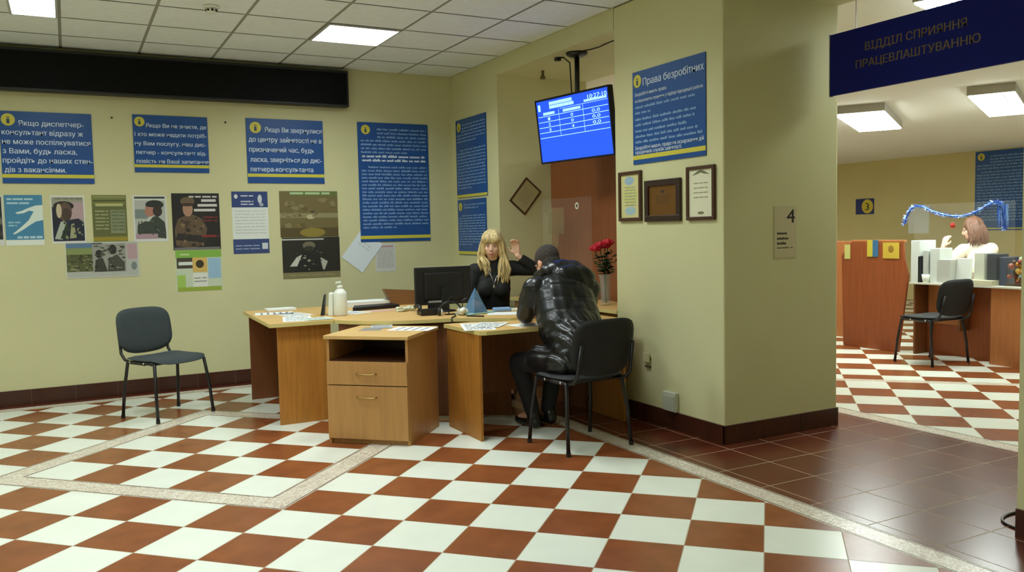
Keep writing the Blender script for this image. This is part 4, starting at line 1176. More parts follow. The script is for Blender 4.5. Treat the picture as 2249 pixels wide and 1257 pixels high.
def head(mb, c, f, u, s=1.0):
    """skull, jaw, nose, brow, cheeks, lips, ears and a stub of neck; f = facing, u = up"""
    c, f, u = Vector(c), Vector(f).normalized(), Vector(u)
    u = (u - f * u.dot(f)).normalized(); r_ = f.cross(u)
    M = Matrix((r_, f, u)).transposed()
    e_ = M.to_euler()
    def P(x, y, z): return c + (r_ * x + f * y + u * z) * s
    mb.ball(P(0, -.015, .035), (.075 * s, .094 * s, .088 * s), e_, 20, 14)
    mb.ball(P(0, .018, -.03), (.062 * s, .070 * s, .085 * s), e_, 18, 12)
    mb.ball(P(0, .052, -.085), (.026 * s, .026 * s, .022 * s), e_, 12, 8)
    for q in (-1, 1):
        mb.ball(P(q * .034, .056, -.025), (.024 * s, .022 * s, .024 * s), e_, 12, 8)
        mb.ball(P(q * .077, -.012, -.005), (.010 * s, .020 * s, .032 * s), e_, 10, 8)
        mb.ball(P(q * .030, .074, .026), (.024 * s, .012 * s, .008 * s), e_, 10, 6)
    mb.cone(P(0, .083, .015), .009 * s, P(0, .103, -.025), .013 * s, 10)
    mb.ball(P(0, .094, -.030), (.018 * s, .012 * s, .009 * s), e_, 10, 6)
    mb.ball(P(0, .080, -.060), (.024 * s, .012 * s, .007 * s), e_, 10, 6)
    mb.ball(P(0, .078, -.070), (.020 * s, .011 * s, .006 * s), e_, 10, 6)
    return P, e_

def face_parts(parent, P, e_, s, lip, iris, brow):
    for q in (-1, 1):
        ey = build('eye', MB().ball(P(q * .030, .077, .008), (.0125 * s, .0072 * s, .0052 * s), e_, 12, 8), mat('eye_white', (176, 164, 154), .4), parent, smooth=True, world=True)
        build('iris', MB().ball(P(q * .030, .0842, .008), (.0062 * s, .003 * s, .0052 * s), e_, 10, 6), iris, ey, smooth=True, world=False)
        ey.children[0].data.transform(Matrix.Translation(-parent.location))
        build('eyebrow', MB().ball(P(q * .031, .085, .030), (.020 * s, .004 * s, .004 * s), e_, 10, 6), brow, parent, smooth=True, world=True)
    build('lips', MB().ball(P(0, .0905, -.062), (.026 * s, .006 * s, .0045 * s), e_, 12, 6).ball(P(.024, .086, -.057), (.008 * s, .005 * s, .003 * s), e_, 8, 5).ball(P(-.024, .086, -.057), (.008 * s, .005 * s, .003 * s), e_, 8, 5).ball(P(0, .089, -.070), (.020 * s, .006 * s, .005 * s), e_, 12, 6), lip, parent, smooth=True, world=True)

# ---- the man in the black jacket, seated, bent over the desk
t = thing('person', 'person in a shiny black hooded jacket sitting bent over the desk, seen from behind', 'person', (2.85, 4.6, 0))
HIP = Vector((2.85, 4.50, .545)); CH = Vector((2.90, 4.76, .93)); NK = Vector((2.915, 4.87, 1.065)); HD = Vector((2.935, 5.01, 1.135))
HF = Vector((-.12, .88, -.46)); HU = Vector((-.05, .46, .88))
SL, SR = Vector((2.715, 4.80, .985)), Vector((3.115, 4.77, .965))
EL, ER = Vector((2.70, 4.91, .805)), Vector((3.20, 4.95, .805))
WL, WR = Vector((2.82, 5.12, .785)), Vector((3.02, 5.13, .785))
KL, KR = Vector((2.68, 4.985, .475)), Vector((2.98, 5.0, .475))
AL, AR = Vector((2.80, 5.02, .095)), Vector((2.95, 5.06, .095))
HLt, HRt = HIP + Vector((-.09, .02, 0)), HIP + Vector((.09, .02, 0))
b = MB()
b.ball(HIP, (.165, .13, .11)).cone(HIP, .12, HIP.lerp(CH, .5), .115).cone(HIP.lerp(CH, .5), .115, CH, .13).cone(CH, .13, NK, .07)
b.cone(SL, .055, SR, .055)
for s_, e_, w_ in ((SL, EL, WL), (SR, ER, WR)): b.cone(s_, .05, e_, .038).cone(e_, .037, w_, .026)
for h_, k_, a_ in ((HLt, KL, AL), (HRt, KR, AR)): b.cone(h_, .08, k_, .052).cone(k_, .052, a_, .036).cone(a_, .036, a_ + Vector((-.02, .16, -.055)), .028)
b.cone(NK, .058, HD - HU.normalized() * .06, .054)
P, he = head(b, HD, HF, HU, .98)
hand(b, WL, (.5, .8, -.05), (0, 0, 1), -1, .35); hand(b, WR, (-.4, .85, -.05), (0, 0, 1), 1, .6)
build('body', remesh(b, .0065, 4), SKIN, t, smooth=True, world=True)
face_parts(t, P, he, .98, mat('lips_man', (176, 110, 96), .5), mat('iris_dark', (40, 30, 24), .3), mat('hair_dark', (66, 60, 56), .95, noise=.4, scale=120, bump=.6, spec=.2))
hb = MB(); hb.ball(P(0, -.02, .045), (.0795, .100, .090), he, 20, 14).ball(P(0, -.055, -.01), (.069, .058, .075), he, 16, 10)
build('hair', remesh(hb, .006, 4), MATS['hair_dark'], t, smooth=True, world=True)
JACK = mat('jacket_black', (21, 22, 23), .30, noise=.2, scale=16, spec=.45, bump=.12)
j = MB()
j.ball(HIP + Vector((-.01, .01, -.02)), (.225, .185, .12)).cone(HIP + Vector((0, 0, .06)), .185, HIP.lerp(CH, .55), .18).cone(HIP.lerp(CH, .5) + Vector((-.05, 0, 0)), .165, CH + Vector((-.045, 0, 0)), .165)
j.cone(HIP.lerp(CH, .5) + Vector((.06, 0, 0)), .165, CH + Vector((.055, 0, 0)), .16)
j.cone(CH, .17, NK - Vector((0, .02, .03)), .10)
j.cone(SL, .085, SR, .085)
for s_, e_, w_ in ((SL, EL, WL), (SR, ER, WR)): j.cone(s_, .085, s_.lerp(e_, .5), .080).cone(s_.lerp(e_, .5), .080, e_, .062).cone(e_, .062, e_.lerp(w_, .82), .045)
j.cone(HIP + Vector((-.12, .06, -.03)), .11, HIP + Vector((-.15, .22, -.015)), .095).cone(HIP + Vector((.12, .06, -.03)), .11, HIP + Vector((.12, .2, -.015)), .095)
AX = (CH - HIP).normalized()
def seams(co, no):
    """quilted rows: narrow stitched grooves across the back plus wrinkles"""
    p = co - np.array(HIP)
    s_ = p @ np.array(AX)
    s2 = s_ + .016 * np.sin(p[:, 0] * 9 + 1)
    ph = (s2 / .095) % 1.0
    d_ = .007 * (np.abs(np.sin(ph * PI)) ** .28) - .006
    ph2 = ((p[:, 0] + .35 * s_) / .045)
    low = np.clip((.26 - s_) / .1, 0, 1)
    d_ = d_ + low * .0045 * np.sin(ph2 * 2 * PI)
    d_ += .0016 * np.sin(co[:, 0] * 60 + co[:, 2] * 38) * np.sin(co[:, 1] * 41 + co[:, 2] * 25)
    return d_
build('jacket', remesh(j, .008, 8, seams), JACK, t, smooth=True, world=True)
h = MB()
h.ball(NK + Vector((.03, -.075, .035)), (.175, .085, .070), (R(30), R(3), R(-6)), 20, 12)
h.ball(NK + Vector((.06, -.150, -.005)), (.160, .070, .080), (R(25), R(6), R(-6)), 20, 12)
h.ball(NK + Vector((.07, -.185, -.045)), (.120, .045, .055), (R(30), R(8), R(-6)), 18, 10)
h.cone(NK + Vector((-.115, .03, -.01)), .04, NK + Vector((-.10, -.05, .02)), .045).cone(NK + Vector((.115, .03, -.01)), .04, NK + Vector((.13, -.05, 0)), .05)
h.ball(NK + Vector((0, .0, -.01)), (.11, .09, .06))
build('hood', remesh(h, .007, 6, lambda c_, n_: .003 * np.sin(c_[:, 0] * 70 + c_[:, 2] * 30)), JACK, t, smooth=True, world=True)
TRO = mat('trousers_black', (18, 18, 20), .8, noise=.2, scale=60)
tr = MB()
tr.ball(HIP + Vector((0, 0, -.012)), (.175, .14, .095))
for h_, k_, a_ in ((HLt, KL, AL), (HRt, KR, AR)): tr.cone(h_, .094, k_, .068).cone(k_, .068, a_ + Vector((0, 0, .02)), .052)
build('trousers', remesh(tr, .008, 5), TRO, t, smooth=True, world=True)
for a_ in (AL, AR):
    sh = MB(); sh.cone(a_ + Vector((.004, -.035, -.05)), .040, a_ + Vector((-.02, .16, -.058)), .034).ball(a_ + Vector((0, -.01, -.02)), (.045, .055, .055))
    o_ = remesh(sh, .007, 4); o_.v = [(x, y, max(z, .004)) for x, y, z in o_.v]
    build('shoe', o_, mat('shoe_black', (16, 15, 15), .4), t, smooth=True, world=True)

# ---- the blonde woman behind the desk
t = thing('person', 'blonde person in a black sweater with silver pendant sitting behind the desk', 'person', (3.24, 6.42, 0))
HD = Vector((3.155, 6.30, 1.255)); HF = Vector((-.52, -.84, -.16)); HU = Vector((-.06, -.10, 1))
NK = Vector((3.185, 6.345, 1.11)); CH = Vector((3.205, 6.375, .93)); HIP = Vector((3.25, 6.45, .54))
RT = Vector((.88, -.47, 0))
SA, SB = CH + RT * -.165 + Vector((0, 0, .105)), CH + RT * .165 + Vector((0, 0, .125))
EA, WA = Vector((2.985, 6.42, .815)), Vector((2.93, 6.20, .79))
EB, WB = Vector((3.505, 6.16, 1.04)), Vector((3.335, 6.185, 1.165))
KA, KB = HIP + Vector((-.28, -.30, -.06)), HIP + Vector((-.10, -.38, -.06))
AA, AB = Vector((3.03, 6.16, .085)), Vector((3.20, 6.10, .085))
b = MB()
b.ball(HIP, (.165, .14, .11)).cone(HIP, .125, HIP.lerp(CH, .5), .108).cone(HIP.lerp(CH, .5), .108, CH, .12).cone(CH, .115, NK, .06).cone(SA, .05, SB, .05)
b.cone(SA, .045, EA, .036).cone(EA, .035, WA, .024).cone(SB, .045, EB, .036).cone(EB, .035, WB, .024)
for h_, k_, a_ in ((HIP + RT * -.08, KA, AA), (HIP + RT * .08, KB, AB)): b.cone(h_, .082, k_, .052).cone(k_, .052, a_, .036).cone(a_, .035, a_ + Vector((-.07, -.13, -.045)), .026)
b.cone(NK, .048, HD - HU * .07, .046)
P, he = head(b, HD, HF, HU, .93)
hand(b, WB, (-.25, -.1, .95), (.5, .8, .1), 1, .5, .98); hand(b, WA, (-.3, -.9, -.05), (0, 0, 1), -1, .3, .95)
build('body', remesh(b, .006, 3), SKIN2, t, smooth=True, world=True)
face_parts(t, P, he, .93, mat('lips_rose', (186, 96, 92), .4), mat('iris_blue', (70, 84, 96), .3), mat('brow_brown', (130, 96, 60), .8))
SWE = mat('sweater_black', (22, 24, 22), .85, noise=.15, scale=90, bump=.2)
s_ = MB()
s_.ball(HIP + Vector((0, 0, .03)), (.185, .16, .12)).cone(HIP + Vector((0, 0, .05)), .145, HIP.lerp(CH, .5), .128).cone(HIP.lerp(CH, .5), .128, CH, .142).cone(CH, .137, NK + Vector((0, 0, -.045)), .075)
s_.cone(NK + Vector((.0, 0, -.05)), .064, NK + Vector((-.004, -.006, .022)), .058)
s_.cone(SA, .068, SB, .068).cone(SA, .066, EA, .052).cone(EA, .052, EA.lerp(WA, .85), .036).cone(SB, .066, EB, .053).cone(EB, .053, EB.lerp(WB, .72), .040)
for q in (-1, 1): s_.ball(CH + RT * q * .065 + Vector((-.04, -.075, -.045)), (.08, .07, .08))
build('sweater', remesh(s_, .007, 6), SWE, t, smooth=True, world=True)
tr = MB().ball(HIP, (.178, .15, .11))
for h_, k_, a_ in ((HIP + RT * -.08, KA, AA), (HIP + RT * .08, KB, AB)): tr.cone(h_, .092, k_, .064).cone(k_, .064, a_ + Vector((0, 0, .02)), .046)
build('trousers', remesh(tr, .009, 5), mat('trousers_navy', (26, 28, 40), .85), t, smooth=True, world=True)
for a_ in (AA, AB):
    sh = MB().cone(a_ + Vector((.01, .02, -.048)), .036, a_ + Vector((-.075, -.14, -.055)), .028)
    o_ = remesh(sh, .007, 4); o_.v = [(x, y, max(z, .004)) for x, y, z in o_.v]
    build('shoe', o_, MATS['shoe_black'], t, smooth=True, world=True)
# hair: cap plus many long locks falling over the shoulders
BLON = mat('hair_blonde', (206, 184, 128), .55, noise=.42, scale=55, stretch=(1, 1, .12))
hb = MB().ball(P(0, -.028, .050), (.092, .100, .088), he, 20, 14).ball(P(-.078, -.012, -.03), (.03, .06, .10), he, 12, 8).ball(P(.078, -.012, -.03), (.03, .06, .10), he, 12, 8).ball(P(0, -.09, -.06), (.09, .05, .12), he, 16, 10)
cap = remesh(hb, .006, 4)
rnd = random.Random(5)
def lock(pts, r0):
    q = [Vector(pts[0])]
    for a_, b_ in zip(pts[:-1], pts[1:]):
        for k in (1 / 3, 2 / 3, 1): q.append(Vector(a_).lerp(Vector(b_), k))
    n = len(q)
    cap.tube(q, [r0 * (.55 + .6 * math.sin(PI * min(1, (i + .6) / n)) ** .7) * (1 if i < n - 1 else .3) for i in range(n)], 7)
for k in range(64):
    sd = -1 if k % 2 else 1
    a = rnd.uniform(.1, 1.0)
    j1, j2 = rnd.uniform(-.012, .012), rnd.uniform(-.02, .02)
    L = rnd.uniform(.28, .40) if sd < 0 else rnd.uniform(.20, .27)
    p0 = P(sd * .012 + j1, .03 - .09 * a, .137)
    p1 = P(sd * .070, .052 - .12 * a + j1, .085)
    p2 = P(sd * (.094 + j1), .040 - .11 * a, .0)
    p3 = P(sd * (.105 + j2), .040 - .10 * a, -.085)
    end = Vector(p3) + Vector((sd * RT.x * rnd.uniform(-.01, .075), sd * RT.y * rnd.uniform(-.01, .075) - .05 * (1 - a), -L + .085))
    mid = Vector(p3).lerp(end, .5) + Vector((rnd.uniform(-.028, .028), -.03 * (1 - a) + rnd.uniform(-.02, .02), 0))
    lock([p0, p1, p2, p3, mid, end], rnd.uniform(.007, .013))
for k in range(19):   # fringe over the forehead
    x = -.066 + .132 * k / 18
    lock([P(x * .35, .01, .137), P(x * .8, .062, .112), P(x, .088, .072), P(x * 1.1, .093 - abs(x) * .3, .040 + rnd.uniform(-.014, .008))], .0075)
build('hair', cap, BLON, t, smooth=True, world=True)
def chain(pts): return MB().tube(pts, .0022, 5)
c0 = NK + Vector((-.035, -.055, -.03))
pen = CH + Vector((-.085, -.165, -.005))
sil = mat('silver', (190, 188, 182), .3, .9)
nl = build('necklace', chain([NK + Vector((-.075, -.035, -.01)), NK + Vector((-.085, -.085, -.07)), pen + Vector((-.012, .008, .06)), pen, pen + Vector((.02, -.004, .06)), NK + Vector((.01, -.125, -.075)), NK + Vector((.045, -.07, -.01))]), sil, t, smooth=True, world=True)
pd = build('pendant', MB().ball((pen.x - 3.24, pen.y - 6.42 - .004, pen.z - .014), (.010, .004, .016)), sil, nl, smooth=True)
t = thing('stool', 'dark swivel stool under the blonde person behind the desk', 'stool', (3.26, 6.47, 0))
build('seat', MB().lathe([(.15, .385), (.17, .40), (.17, .425), (.15, .44), (0, .44)], n=24), FABK, t, smooth=True)
build('column', MB().lathe([(.025, .06), (.025, .385)], n=14), BLACKM, t, smooth=True)
b = MB()
for k in range(5):
    q = 2 * PI * k / 5; b.tube([(0, 0, .07), (.2 * math.cos(q), .2 * math.sin(q), .045)], [.02, .014], 8)
build('star_base', b, BLACKM, t, smooth=True)
for k in range(5):
    q = 2 * PI * k / 5; build('caster', MB().ball((.2 * math.cos(q), .2 * math.sin(q), .024), .023, nu=12, nv=8), BLACKP, t, smooth=True)

# ------------------------------------------------------------------ the far room
surface_lamp(7.54, 6.08, .86, .23, R(32), 'box ceiling lamp hanging left in the far room, below the blue sign')
surface_lamp(7.69, 4.78, .85, .18, R(27), 'box ceiling lamp at the right edge of the far room')
surface_lamp(5.47, 3.645, .42, .20, R(16), 'box ceiling lamp half hidden above the blue hanging sign', 2.90)
for (x, y) in ((10.5, 2.0), (10.6, 3.9), (7.0, 9.2), (9.0, 11.5)):  # extra lamps outside the view, added to light this room
    surface_lamp(x, y, .6, .3, 0, 'box ceiling lamp out of view, added to light the far room')

# partition panels (thick boards with a cut outline) in front of the desk
def yz_board(name, outline, x0, x1, m_, parent):
    mb = MB().prism([(p[0] - parent.location.y, p[1]) for p in outline], x0 - parent.location.x, x1 - parent.location.x, 0, 'x')
    return build(name, mb, m_, parent, bevel=.004)
t = thing('partition', 'reddish brown desk partition with slanted outline beside the far desk', 'partition', (7.75, 6.15, 0))
yz_board('panel', [(6.57, 0), (5.86, 0), (5.77, .66), (5.75, .82), (5.80, 1.0), (5.81, 1.165), (6.47, 1.165), (6.60, 1.02)], 7.72, 7.75, WRED, t)
yz_board('top_edge', [(5.80, 1.166), (6.47, 1.166), (6.47, 1.19), (5.80, 1.19)], 7.72, 7.77, WRED2, t)
t = thing('partition', 'lighter brown partition panel behind the reddish one, next to the pillar', 'partition', (8.3, 7.2, 0))
yz_board('panel', [(7.9, 0), (6.75, 0), (6.75, 1.165), (7.9, 1.165)], 8.28, 8.31, WRED2, t)
t = thing('flag', 'small yellow and blue paper flag over the partition edge', 'flag', (7.715, 6.18, 1.17)); build('yellow_half', MB().box(-.003, .0, .0, .07, -.16, .02), mat('flag_yellow', (206, 190, 60), .6), t); build('blue_half', MB().box(-.003, .0, -.07, .0, -.16, .02), mat('flag_blue', (60, 110, 150), .6), t)
t = thing('notice', 'yellow notice with dark emblem taped on the reddish partition', 'notice', (7.715, 5.95, 1.08)); build('sheet', MB().box(-.003, .0, -.10, .10, -.085, .085), mat('notice_yellow', (206, 176, 60), .6), t); build('emblem', MB().ball((-.003, 0, .015), (.001, .035, .04)), mat('notice_ink', (150, 116, 30), .7), t, smooth=True)
t = thing('notice', 'pale yellow slip taped on the slanted partition corner', 'notice', (7.712, 6.52, 1.06)); build('sheet', MB().box(0, .003, -.045, .03, -.08, .08), mat('notice_pale', (206, 204, 120), .6), t)
t = thing('desk', 'brown desk with white laid top in the far room', 'desk', (8.1, 5.0, 0))
build('top', MB().box(7.70 - 8.1, 8.45 - 8.1, 3.4 - 5.0, 5.72 - 5.0, .735, .755), mat('desk_laminate', (208, 206, 190), .4), t, bevel=.003)
build('front_panel', MB().box(7.74 - 8.1, 7.76 - 8.1, 3.5 - 5.0, 4.87 - 5.0, 0, .735), WRED2, t)
build('modesty_panel', MB().box(7.96 - 8.1, 7.98 - 8.1, 4.87 - 5.0, 5.70 - 5.0, .0, .735), WRED, t)
build('inner_panel', MB().box(7.935 - 8.1, 7.955 - 8.1, 5.28 - 5.0, 5.66 - 5.0, .32, .72), WRED2, t)
build('divider', MB().box(7.76 - 8.1, 7.96 - 8.1, 4.87 - 5.0, 4.89 - 5.0, 0, .735), WDARK, t)
build('divider', MB().box(7.80 - 8.1, 7.955 - 8.1, 5.22 - 5.0, 5.24 - 5.0, .28, .735), WDARK, t)
build('divider', MB().box(7.76 - 8.1, 7.96 - 8.1, 5.69 - 5.0, 5.71 - 5.0, 0, .735), WDARK, t)
iso_chair('black office chair in front of the far desk', (7.42, 5.26, 0), R(-4), FABK, BLACKM)
# things on the far desk
ZF = .755
def upright(name, label, cat, y, x, w_, h, d_, m_, rz=0.0, lean=0.0):
    t = thing(name, label, cat, (x, y, ZF), rz)
    build('body', MB().prism([(-d_ / 2, 0), (d_ / 2, 0), (d_ / 2 + lean, h), (-d_ / 2 + lean, h)], -w_ / 2, w_ / 2, 0, 'y'), m_, t, bevel=.004)
    return t
upright('binder', 'tall white binder at the left end of the far desk', 'binder', 5.66, 7.84, .10, .43, .26, mat('binder_white', (214, 220, 214), .5), 0, 0)
upright('binder', 'grey white binder with dark gap, second on the far desk', 'binder', 5.56, 7.86, .05, .33, .26, mat('binder_grey', (190, 196, 190), .5))
upright('binder', 'slim black binder between white binders on the far desk', 'binder', 5.615, 7.82, .03, .27, .22, mat('binder_black', (36, 38, 42), .5))
upright('binder', 'white binder with slanted top, third on the far desk', 'binder', 5.48, 7.87, .10, .35, .24, mat('binder_white', (0, 0, 0)), R(6))
upright('document_box', 'light grey document box in the middle of the far desk', 'box', 5.40, 7.80, .22, .24, .10, mat('box_grey', (186, 186, 176), .6), R(-4))
upright('document_box', 'white paper stand right of the grey document box', 'box', 5.22, 7.84, .13, .25, .06, mat('stand_white', (210, 212, 206), .6), R(4), .03)
upright('binder', 'white binder right of the keyboard on the far desk', 'binder', 5.00, 7.85, .10, .31, .2, mat('binder_cream', (208, 212, 196), .5))
upright('binder', 'black binder with white label next to the ornament', 'binder', 4.89, 7.87, .09, .30, .2, mat('binder_ink', (36, 42, 56), .4))
upright('binder', 'dark blue binder left of the ornament', 'binder', 4.80, 7.90, .07, .27, .2, mat('binder_navy', (44, 56, 84), .4))
t = thing('note_pad', 'cream paper block at the front edge of the far desk', 'paper', (7.75, 4.97, ZF)); build('sheets', MB().box(-.05, .1, -.13, .12, 0, .05), mat('pad_cream', (214, 210, 178), .7), t, bevel=.003)
t = thing('computer_keyboard', 'white keyboard on the far desk', 'keyboard', (7.88, 5.15, ZF), R(10)); build('body', MB().box(-.07, .07, -.2, .15, .0, .022), WHITEP, t, bevel=.004); build('keys', MB().box(-.055, .05, -.18, .13, .022, .028), mat('keys_grey', (150, 154, 154), .6), t)
t = thing('computer_mouse', 'dark computer mouse before the keyboard on the far desk', 'mouse', (7.77, 5.19, ZF)); build('body', MB().ball((0, 0, .014), (.03, .055, .017)), INKD, t, smooth=True)
t = thing('mug', 'white mug with flower shape at the left of the far desk', 'mug', (7.75, 5.56, ZF)); build('body', MB().lathe([(.03, 0), (.04, .03), (.045, .085), (.04, .085), (.035, .03), (0, .01)], n=18), WHITEP, t, smooth=True)
t = thing('laid_sheet', 'white printed sheet at the front of the far desk', 'paper', (7.76, 5.30, ZF)); build('sheet', MB().box(-.05, .08, -.15, .15, .0003, .002), WHITE, t)
t = thing('ornament', 'amber and brown souvenir ornament on the far desk', 'ornament', (7.84, 4.66, ZF))
rnd = random.Random(33); mb = MB()
for k in range(26): mb.ball((rnd.uniform(-.04, .04), rnd.uniform(-.08, .08), rnd.uniform(.03, .24)), rnd.uniform(.02, .036), None, 10, 6, k % 4)
build('figure', mb, [mat('amber', (170, 116, 40), .4), mat('dark_brown', (70, 46, 26), .5), mat('ochre', (196, 158, 70), .5), mat('rust', (140, 62, 36), .5)], t, smooth=True)
build('stand', MB().box(-.05, .05, -.11, .11, 0, .03), MATS['dark_brown'], t, bevel=.004)
# clear screen over the far desk with a blue tinsel garland
t = thing('acrylic_screen', 'clear acrylic screen standing on the far desk', 'screen', (7.735, 5.25, ZF))
build('sheet', MB().box(-.003, .003, -.6, .44, .0, .80), glass('clear_acrylic', (0, 0, 0), 0), t)
t = thing('tinsel_garland', 'blue tinsel garland draped along the clear screen of the far desk', 'garland', (7.715, 5.25, 1.45))
gp = [(5.79, 1.36), (5.765, 1.44), (5.72, 1.51), (5.66, 1.545), (5.58, 1.53), (5.48, 1.485), (5.36, 1.445), (5.25, 1.425), (5.15, 1.425), (5.05, 1.445), (4.95, 1.495), (4.88, 1.53), (4.83, 1.553), (4.79, 1.545), (4.765, 1.50), (4.75, 1.42), (4.735, 1.34), (4.725, 1.285)]
gp = [Vector((0, a_ - 5.25, b_ - 1.45)) for a_, b_ in gp]
fine = []
for a_, b_ in zip(gp[:-1], gp[1:]):
    for k in range(5): fine.append(a_.lerp(b_, k / 5))
g = MB().tube(gp, .009, 8)
rnd = random.Random(3)
for p in fine:
    for k in range(16):
        d_ = Vector((rnd.uniform(-1, .3), rnd.uniform(-1, 1), rnd.uniform(-1, 1))).normalized()
        s_ = d_.orthogonal().normalized() * .0035
        g.add([p - s_, p + s_, p + d_ * rnd.uniform(.030, .046)], [(0, 1, 2)], (0, 1, 2)[(fine.index(p) // 3) % 3] if rnd.random() < .6 else rnd.choice((0, 1, 2)))
for k in range(60):   # loose tassel at the right end
    y = 4.76 + rnd.uniform(-.06, .04) - 5.25
    g.add([(rnd.uniform(-.02, 0), y, .07), (-.01, y + .006, .07), (rnd.uniform(-.02, 0), y + rnd.uniform(-.03, .01), rnd.uniform(-.2, -.1))], [(0, 1, 2)], rnd.choice((0, 1)))
build('tinsel', g, [mat('tinsel_blue', (44, 96, 190), .25, .3), mat('tinsel_light', (150, 184, 232), .25, .4), mat('tinsel_navy', (20, 44, 110), .3, .3)], t)
# the seated person of the far room
t = thing('person', 'person with brown hair in a cream top sitting at the far desk', 'person', (8.62, 5.5, 0))
HD = Vector((8.53, 5.585, 1.285)); HF = Vector((-.45, .86, -.25)); HU = Vector((-.08, .14, 1))
NK = Vector((8.55, 5.55, 1.145)); CH = Vector((8.58, 5.50, .96)); HIP = Vector((8.66, 5.42, .54))
RT = Vector((.86, .45, 0))
SA, SB = Vector((8.50, 5.66, 1.065)), Vector((8.61, 5.43, 1.07))
EA, WA = Vector((8.36, 5.80, .90)), Vector((8.33, 5.78, 1.10))
EB, WB = Vector((8.42, 5.47, .90)), Vector((8.28, 5.66, .82))
KA, KB = HIP + Vector((-.35, .16, -.05)), HIP + Vector((-.36, -.02, -.05))
AA, AB = Vector((8.30, 5.62, .085)), Vector((8.28, 5.44, .085))
b = MB()
b.ball(HIP, (.15, .165, .11)).cone(HIP, .125, HIP.lerp(CH, .5), .112).cone(HIP.lerp(CH, .5), .112, CH, .125).cone(CH, .118, NK, .06).cone(SA, .05, SB, .05)
b.cone(SA, .045, EA, .036).cone(EA, .035, WA, .024).cone(SB, .045, EB, .036).cone(EB, .035, WB, .024)
for h_, k_, a_ in ((HIP + Vector((0, .08, 0)), KA, AA), (HIP + Vector((0, -.08, 0)), KB, AB)): b.cone(h_, .082, k_, .052).cone(k_, .052, a_, .036).cone(a_, .035, a_ + Vector((-.14, .03, -.045)), .026)
b.cone(NK, .048, HD - HU * .07, .046)
P, he = head(b, HD, HF, HU, .95)
hand(b, WA, (.25, -.15, .95), (-.9, 0, .2), 1, .6, .95); hand(b, WB, (-.6, .7, -.1), (0, 0, 1), 1, .4, .95)
build('body', remesh(b, .007, 3), SKIN2, t, smooth=True, world=True)
face_parts(t, P, he, .95, MATS['lips_rose'], MATS['iris_dark'], MATS['brow_brown'])
s_ = MB().ball(HIP + Vector((0, 0, .03)), (.165, .185, .12)).cone(HIP + Vector((0, 0, .05)), .148, HIP.lerp(CH, .5), .135).cone(HIP.lerp(CH, .5), .135, CH, .15).cone(CH, .143, NK + Vector((0, 0, -.05)), .08)
s_.cone(SA, .066, SB, .070).cone(SA, .070, EA, .054).cone(EA, .054, EA.lerp(WA, .7), .042).cone(SB, .074, EB, .060).cone(EB, .062, EB.lerp(WB, .8), .045)
build('top', remesh(s_, .008, 6), mat('top_cream', (242, 232, 214), .9, noise=.08, scale=14, bump=.4), t, smooth=True, world=True)
tr = MB().ball(HIP, (.16, .178, .11))
for h_, k_, a_ in ((HIP + Vector((0, .08, 0)), KA, AA), (HIP + Vector((0, -.08, 0)), KB, AB)): tr.cone(h_, .092, k_, .064).cone(k_, .064, a_ + Vector((0, 0, .02)), .046)
build('trousers', remesh(tr, .009, 5), MATS['trousers_navy'], t, smooth=True, world=True)
for a_ in (AA, AB):
    o_ = remesh(MB().cone(a_ + Vector((.02, 0, -.048)), .036, a_ + Vector((-.15, .03, -.055)), .028), .008, 4); o_.v = [(x, y, max(z, .004)) for x, y, z in o_.v]
    build('shoe', o_, MATS['shoe_black'], t, smooth=True, world=True)
hb = MB().ball(P(0, -.025, .045), (.090, .100, .090), he, 20, 14).ball(P(-.072, -.01, -.05), (.032, .06, .11), he, 12, 8).ball(P(.078, -.02, -.06), (.034, .07, .12), he, 12, 8).ball(P(0, -.09, -.07), (.09, .055, .13), he, 16, 10).ball(P(.06, .03, .07), (.045, .05, .05), he, 12, 8)
cap = remesh(hb, .007, 4)
rnd = random.Random(15)
for k in range(36):
    sd = -1 if k % 2 else 1; a = rnd.uniform(.1, 1)
    p0, p1, p2 = P(sd * .02, .03 - .1 * a, .135), P(sd * .086, .04 - .12 * a, .05), P(sd * .105, .035 - .12 * a, -.06)
    end = Vector(p2) + Vector((rnd.uniform(-.03, .03), rnd.uniform(-.03, .03), -rnd.uniform(.08, .13)))
    cap.tube([p0, p1, p2, Vector(p2).lerp(end, .5) + Vector((rnd.uniform(-.015, .015), rnd.uniform(-.015, .015), 0)), end], [.008, .014, .015, .013, .004], 6)
build('hair', cap, mat('hair_brown', (112, 72, 48), .55, noise=.35, scale=30), t, smooth=True, world=True)
t = thing('stool', 'dark swivel stool under the person at the far desk', 'stool', (8.66, 5.42, 0))
build('seat', MB().lathe([(.15, .385), (.17, .40), (.17, .425), (.15, .44), (0, .44)], n=24), FABK, t, smooth=True)
build('column', MB().lathe([(.025, .06), (.025, .385)], n=14), BLACKM, t, smooth=True)
build('base', MB().lathe([(.2, 0), (.2, .03), (.04, .06), (0, .06)], n=24), BLACKM, t, smooth=True)
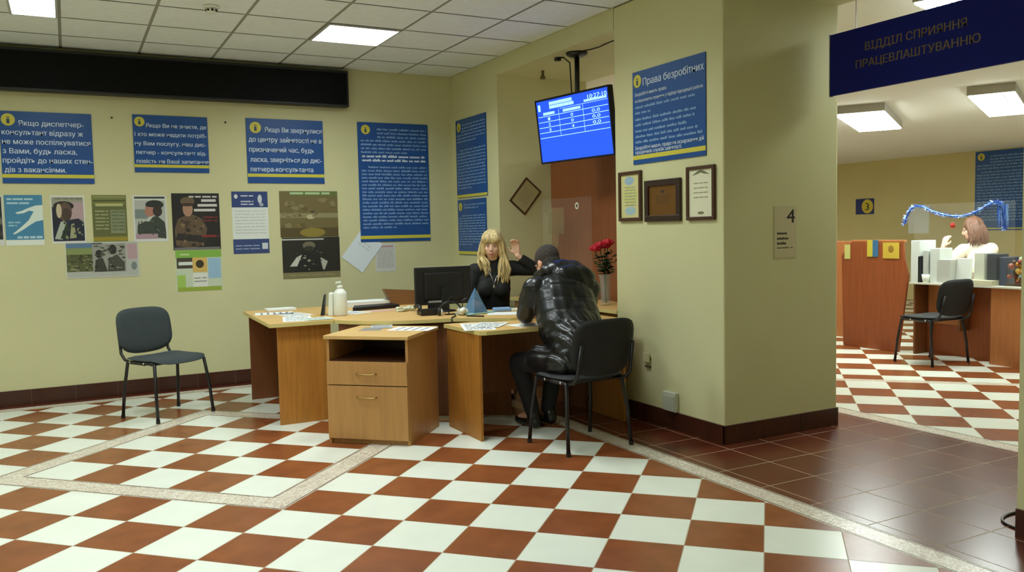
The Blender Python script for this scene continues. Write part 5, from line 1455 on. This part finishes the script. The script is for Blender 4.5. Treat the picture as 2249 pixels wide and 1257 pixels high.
# teal chair back, wall notices
t = thing('armchair', 'mint green padded chair at the right edge behind the far desk', 'chair', (9.25, 5.15, 0))
build('backrest', MB().ball((0, 0, .80), (.07, .46, .26)), mat('mint_fabric', (170, 206, 176), .8), t, smooth=True)
build('seat', MB().ball((.22, 0, .42), (.28, .42, .10)), MATS['mint_fabric'], t, smooth=True)
for sx, sy in ((0, -.32), (0, .32), (.4, -.32), (.4, .32)): build('leg', MB().tube([(sx, sy, .0), (sx, sy, .38)], .02, 8), BLACKM, t)
t = thing('cushion', 'turquoise cushion on the mint green chair', 'cushion', (9.12, 5.33, .72)); build('cushion', MB().ball((0, 0, .10), (.06, .2, .12)), mat('turquoise', (120, 200, 204), .8), t, smooth=True)
t = thing('paper_sheet', 'white page on the far wall behind the garland', 'paper', (XF, 9.63, 1.42), -PI / 2); build('sheet', MB().box(-.2, .2, -.004, -.001, -.24, .24), WHITE, t)
t = thing('number_sign', 'small blue sign with yellow disc and the number 3 on the far wall', 'sign', (XF, 10.75, 1.69), -PI / 2)
build('panel', MB().box(-.2, .2, -.01, -.001, -.145, .145), mat('number_blue', (30, 44, 110), .5), t)
d = MB(); n = 24; d.add([(.06 + .125 * math.cos(2 * PI * k / n), -.0105, .13 * math.sin(2 * PI * k / n)) for k in range(n)], [list(range(n))]); dk = build('disc', d, mat('disc_yellow', (206, 184, 60), .5), t)
m_ = MB(); letter(m_, '3', .02, .10, -.07, .14, -.012, 0, .01); build('number', m_, INKD, dk)
t = thing('red_flower', 'small red artificial flower on the far desk screen', 'flower', (7.72, 5.255, 1.335)); 
mb = MB()
for k in range(6):
    q = 2 * PI * k / 6; mb.ball((-.005, .016 * math.cos(q), .016 * math.sin(q)), (.008, .013, .013), None, 10, 6)
build('blossom', mb.ball((-.008, 0, 0), .012), mat('flower_red', (196, 50, 34), .5), t, smooth=True)
# cable on the passage floor
t = thing('floor_cable', 'black cable looped on the red floor tiles at the right edge', 'cable', (3.72, 2.2, 0))
build('cable', MB().tube([(-.04 - .075 * math.sin(k * PI / 14) + .010 * k, -.135 + .23 * math.sin(k * PI / 28) - .0, .006) for k in range(19)], .006, 8), BLACKM, t, smooth=True)
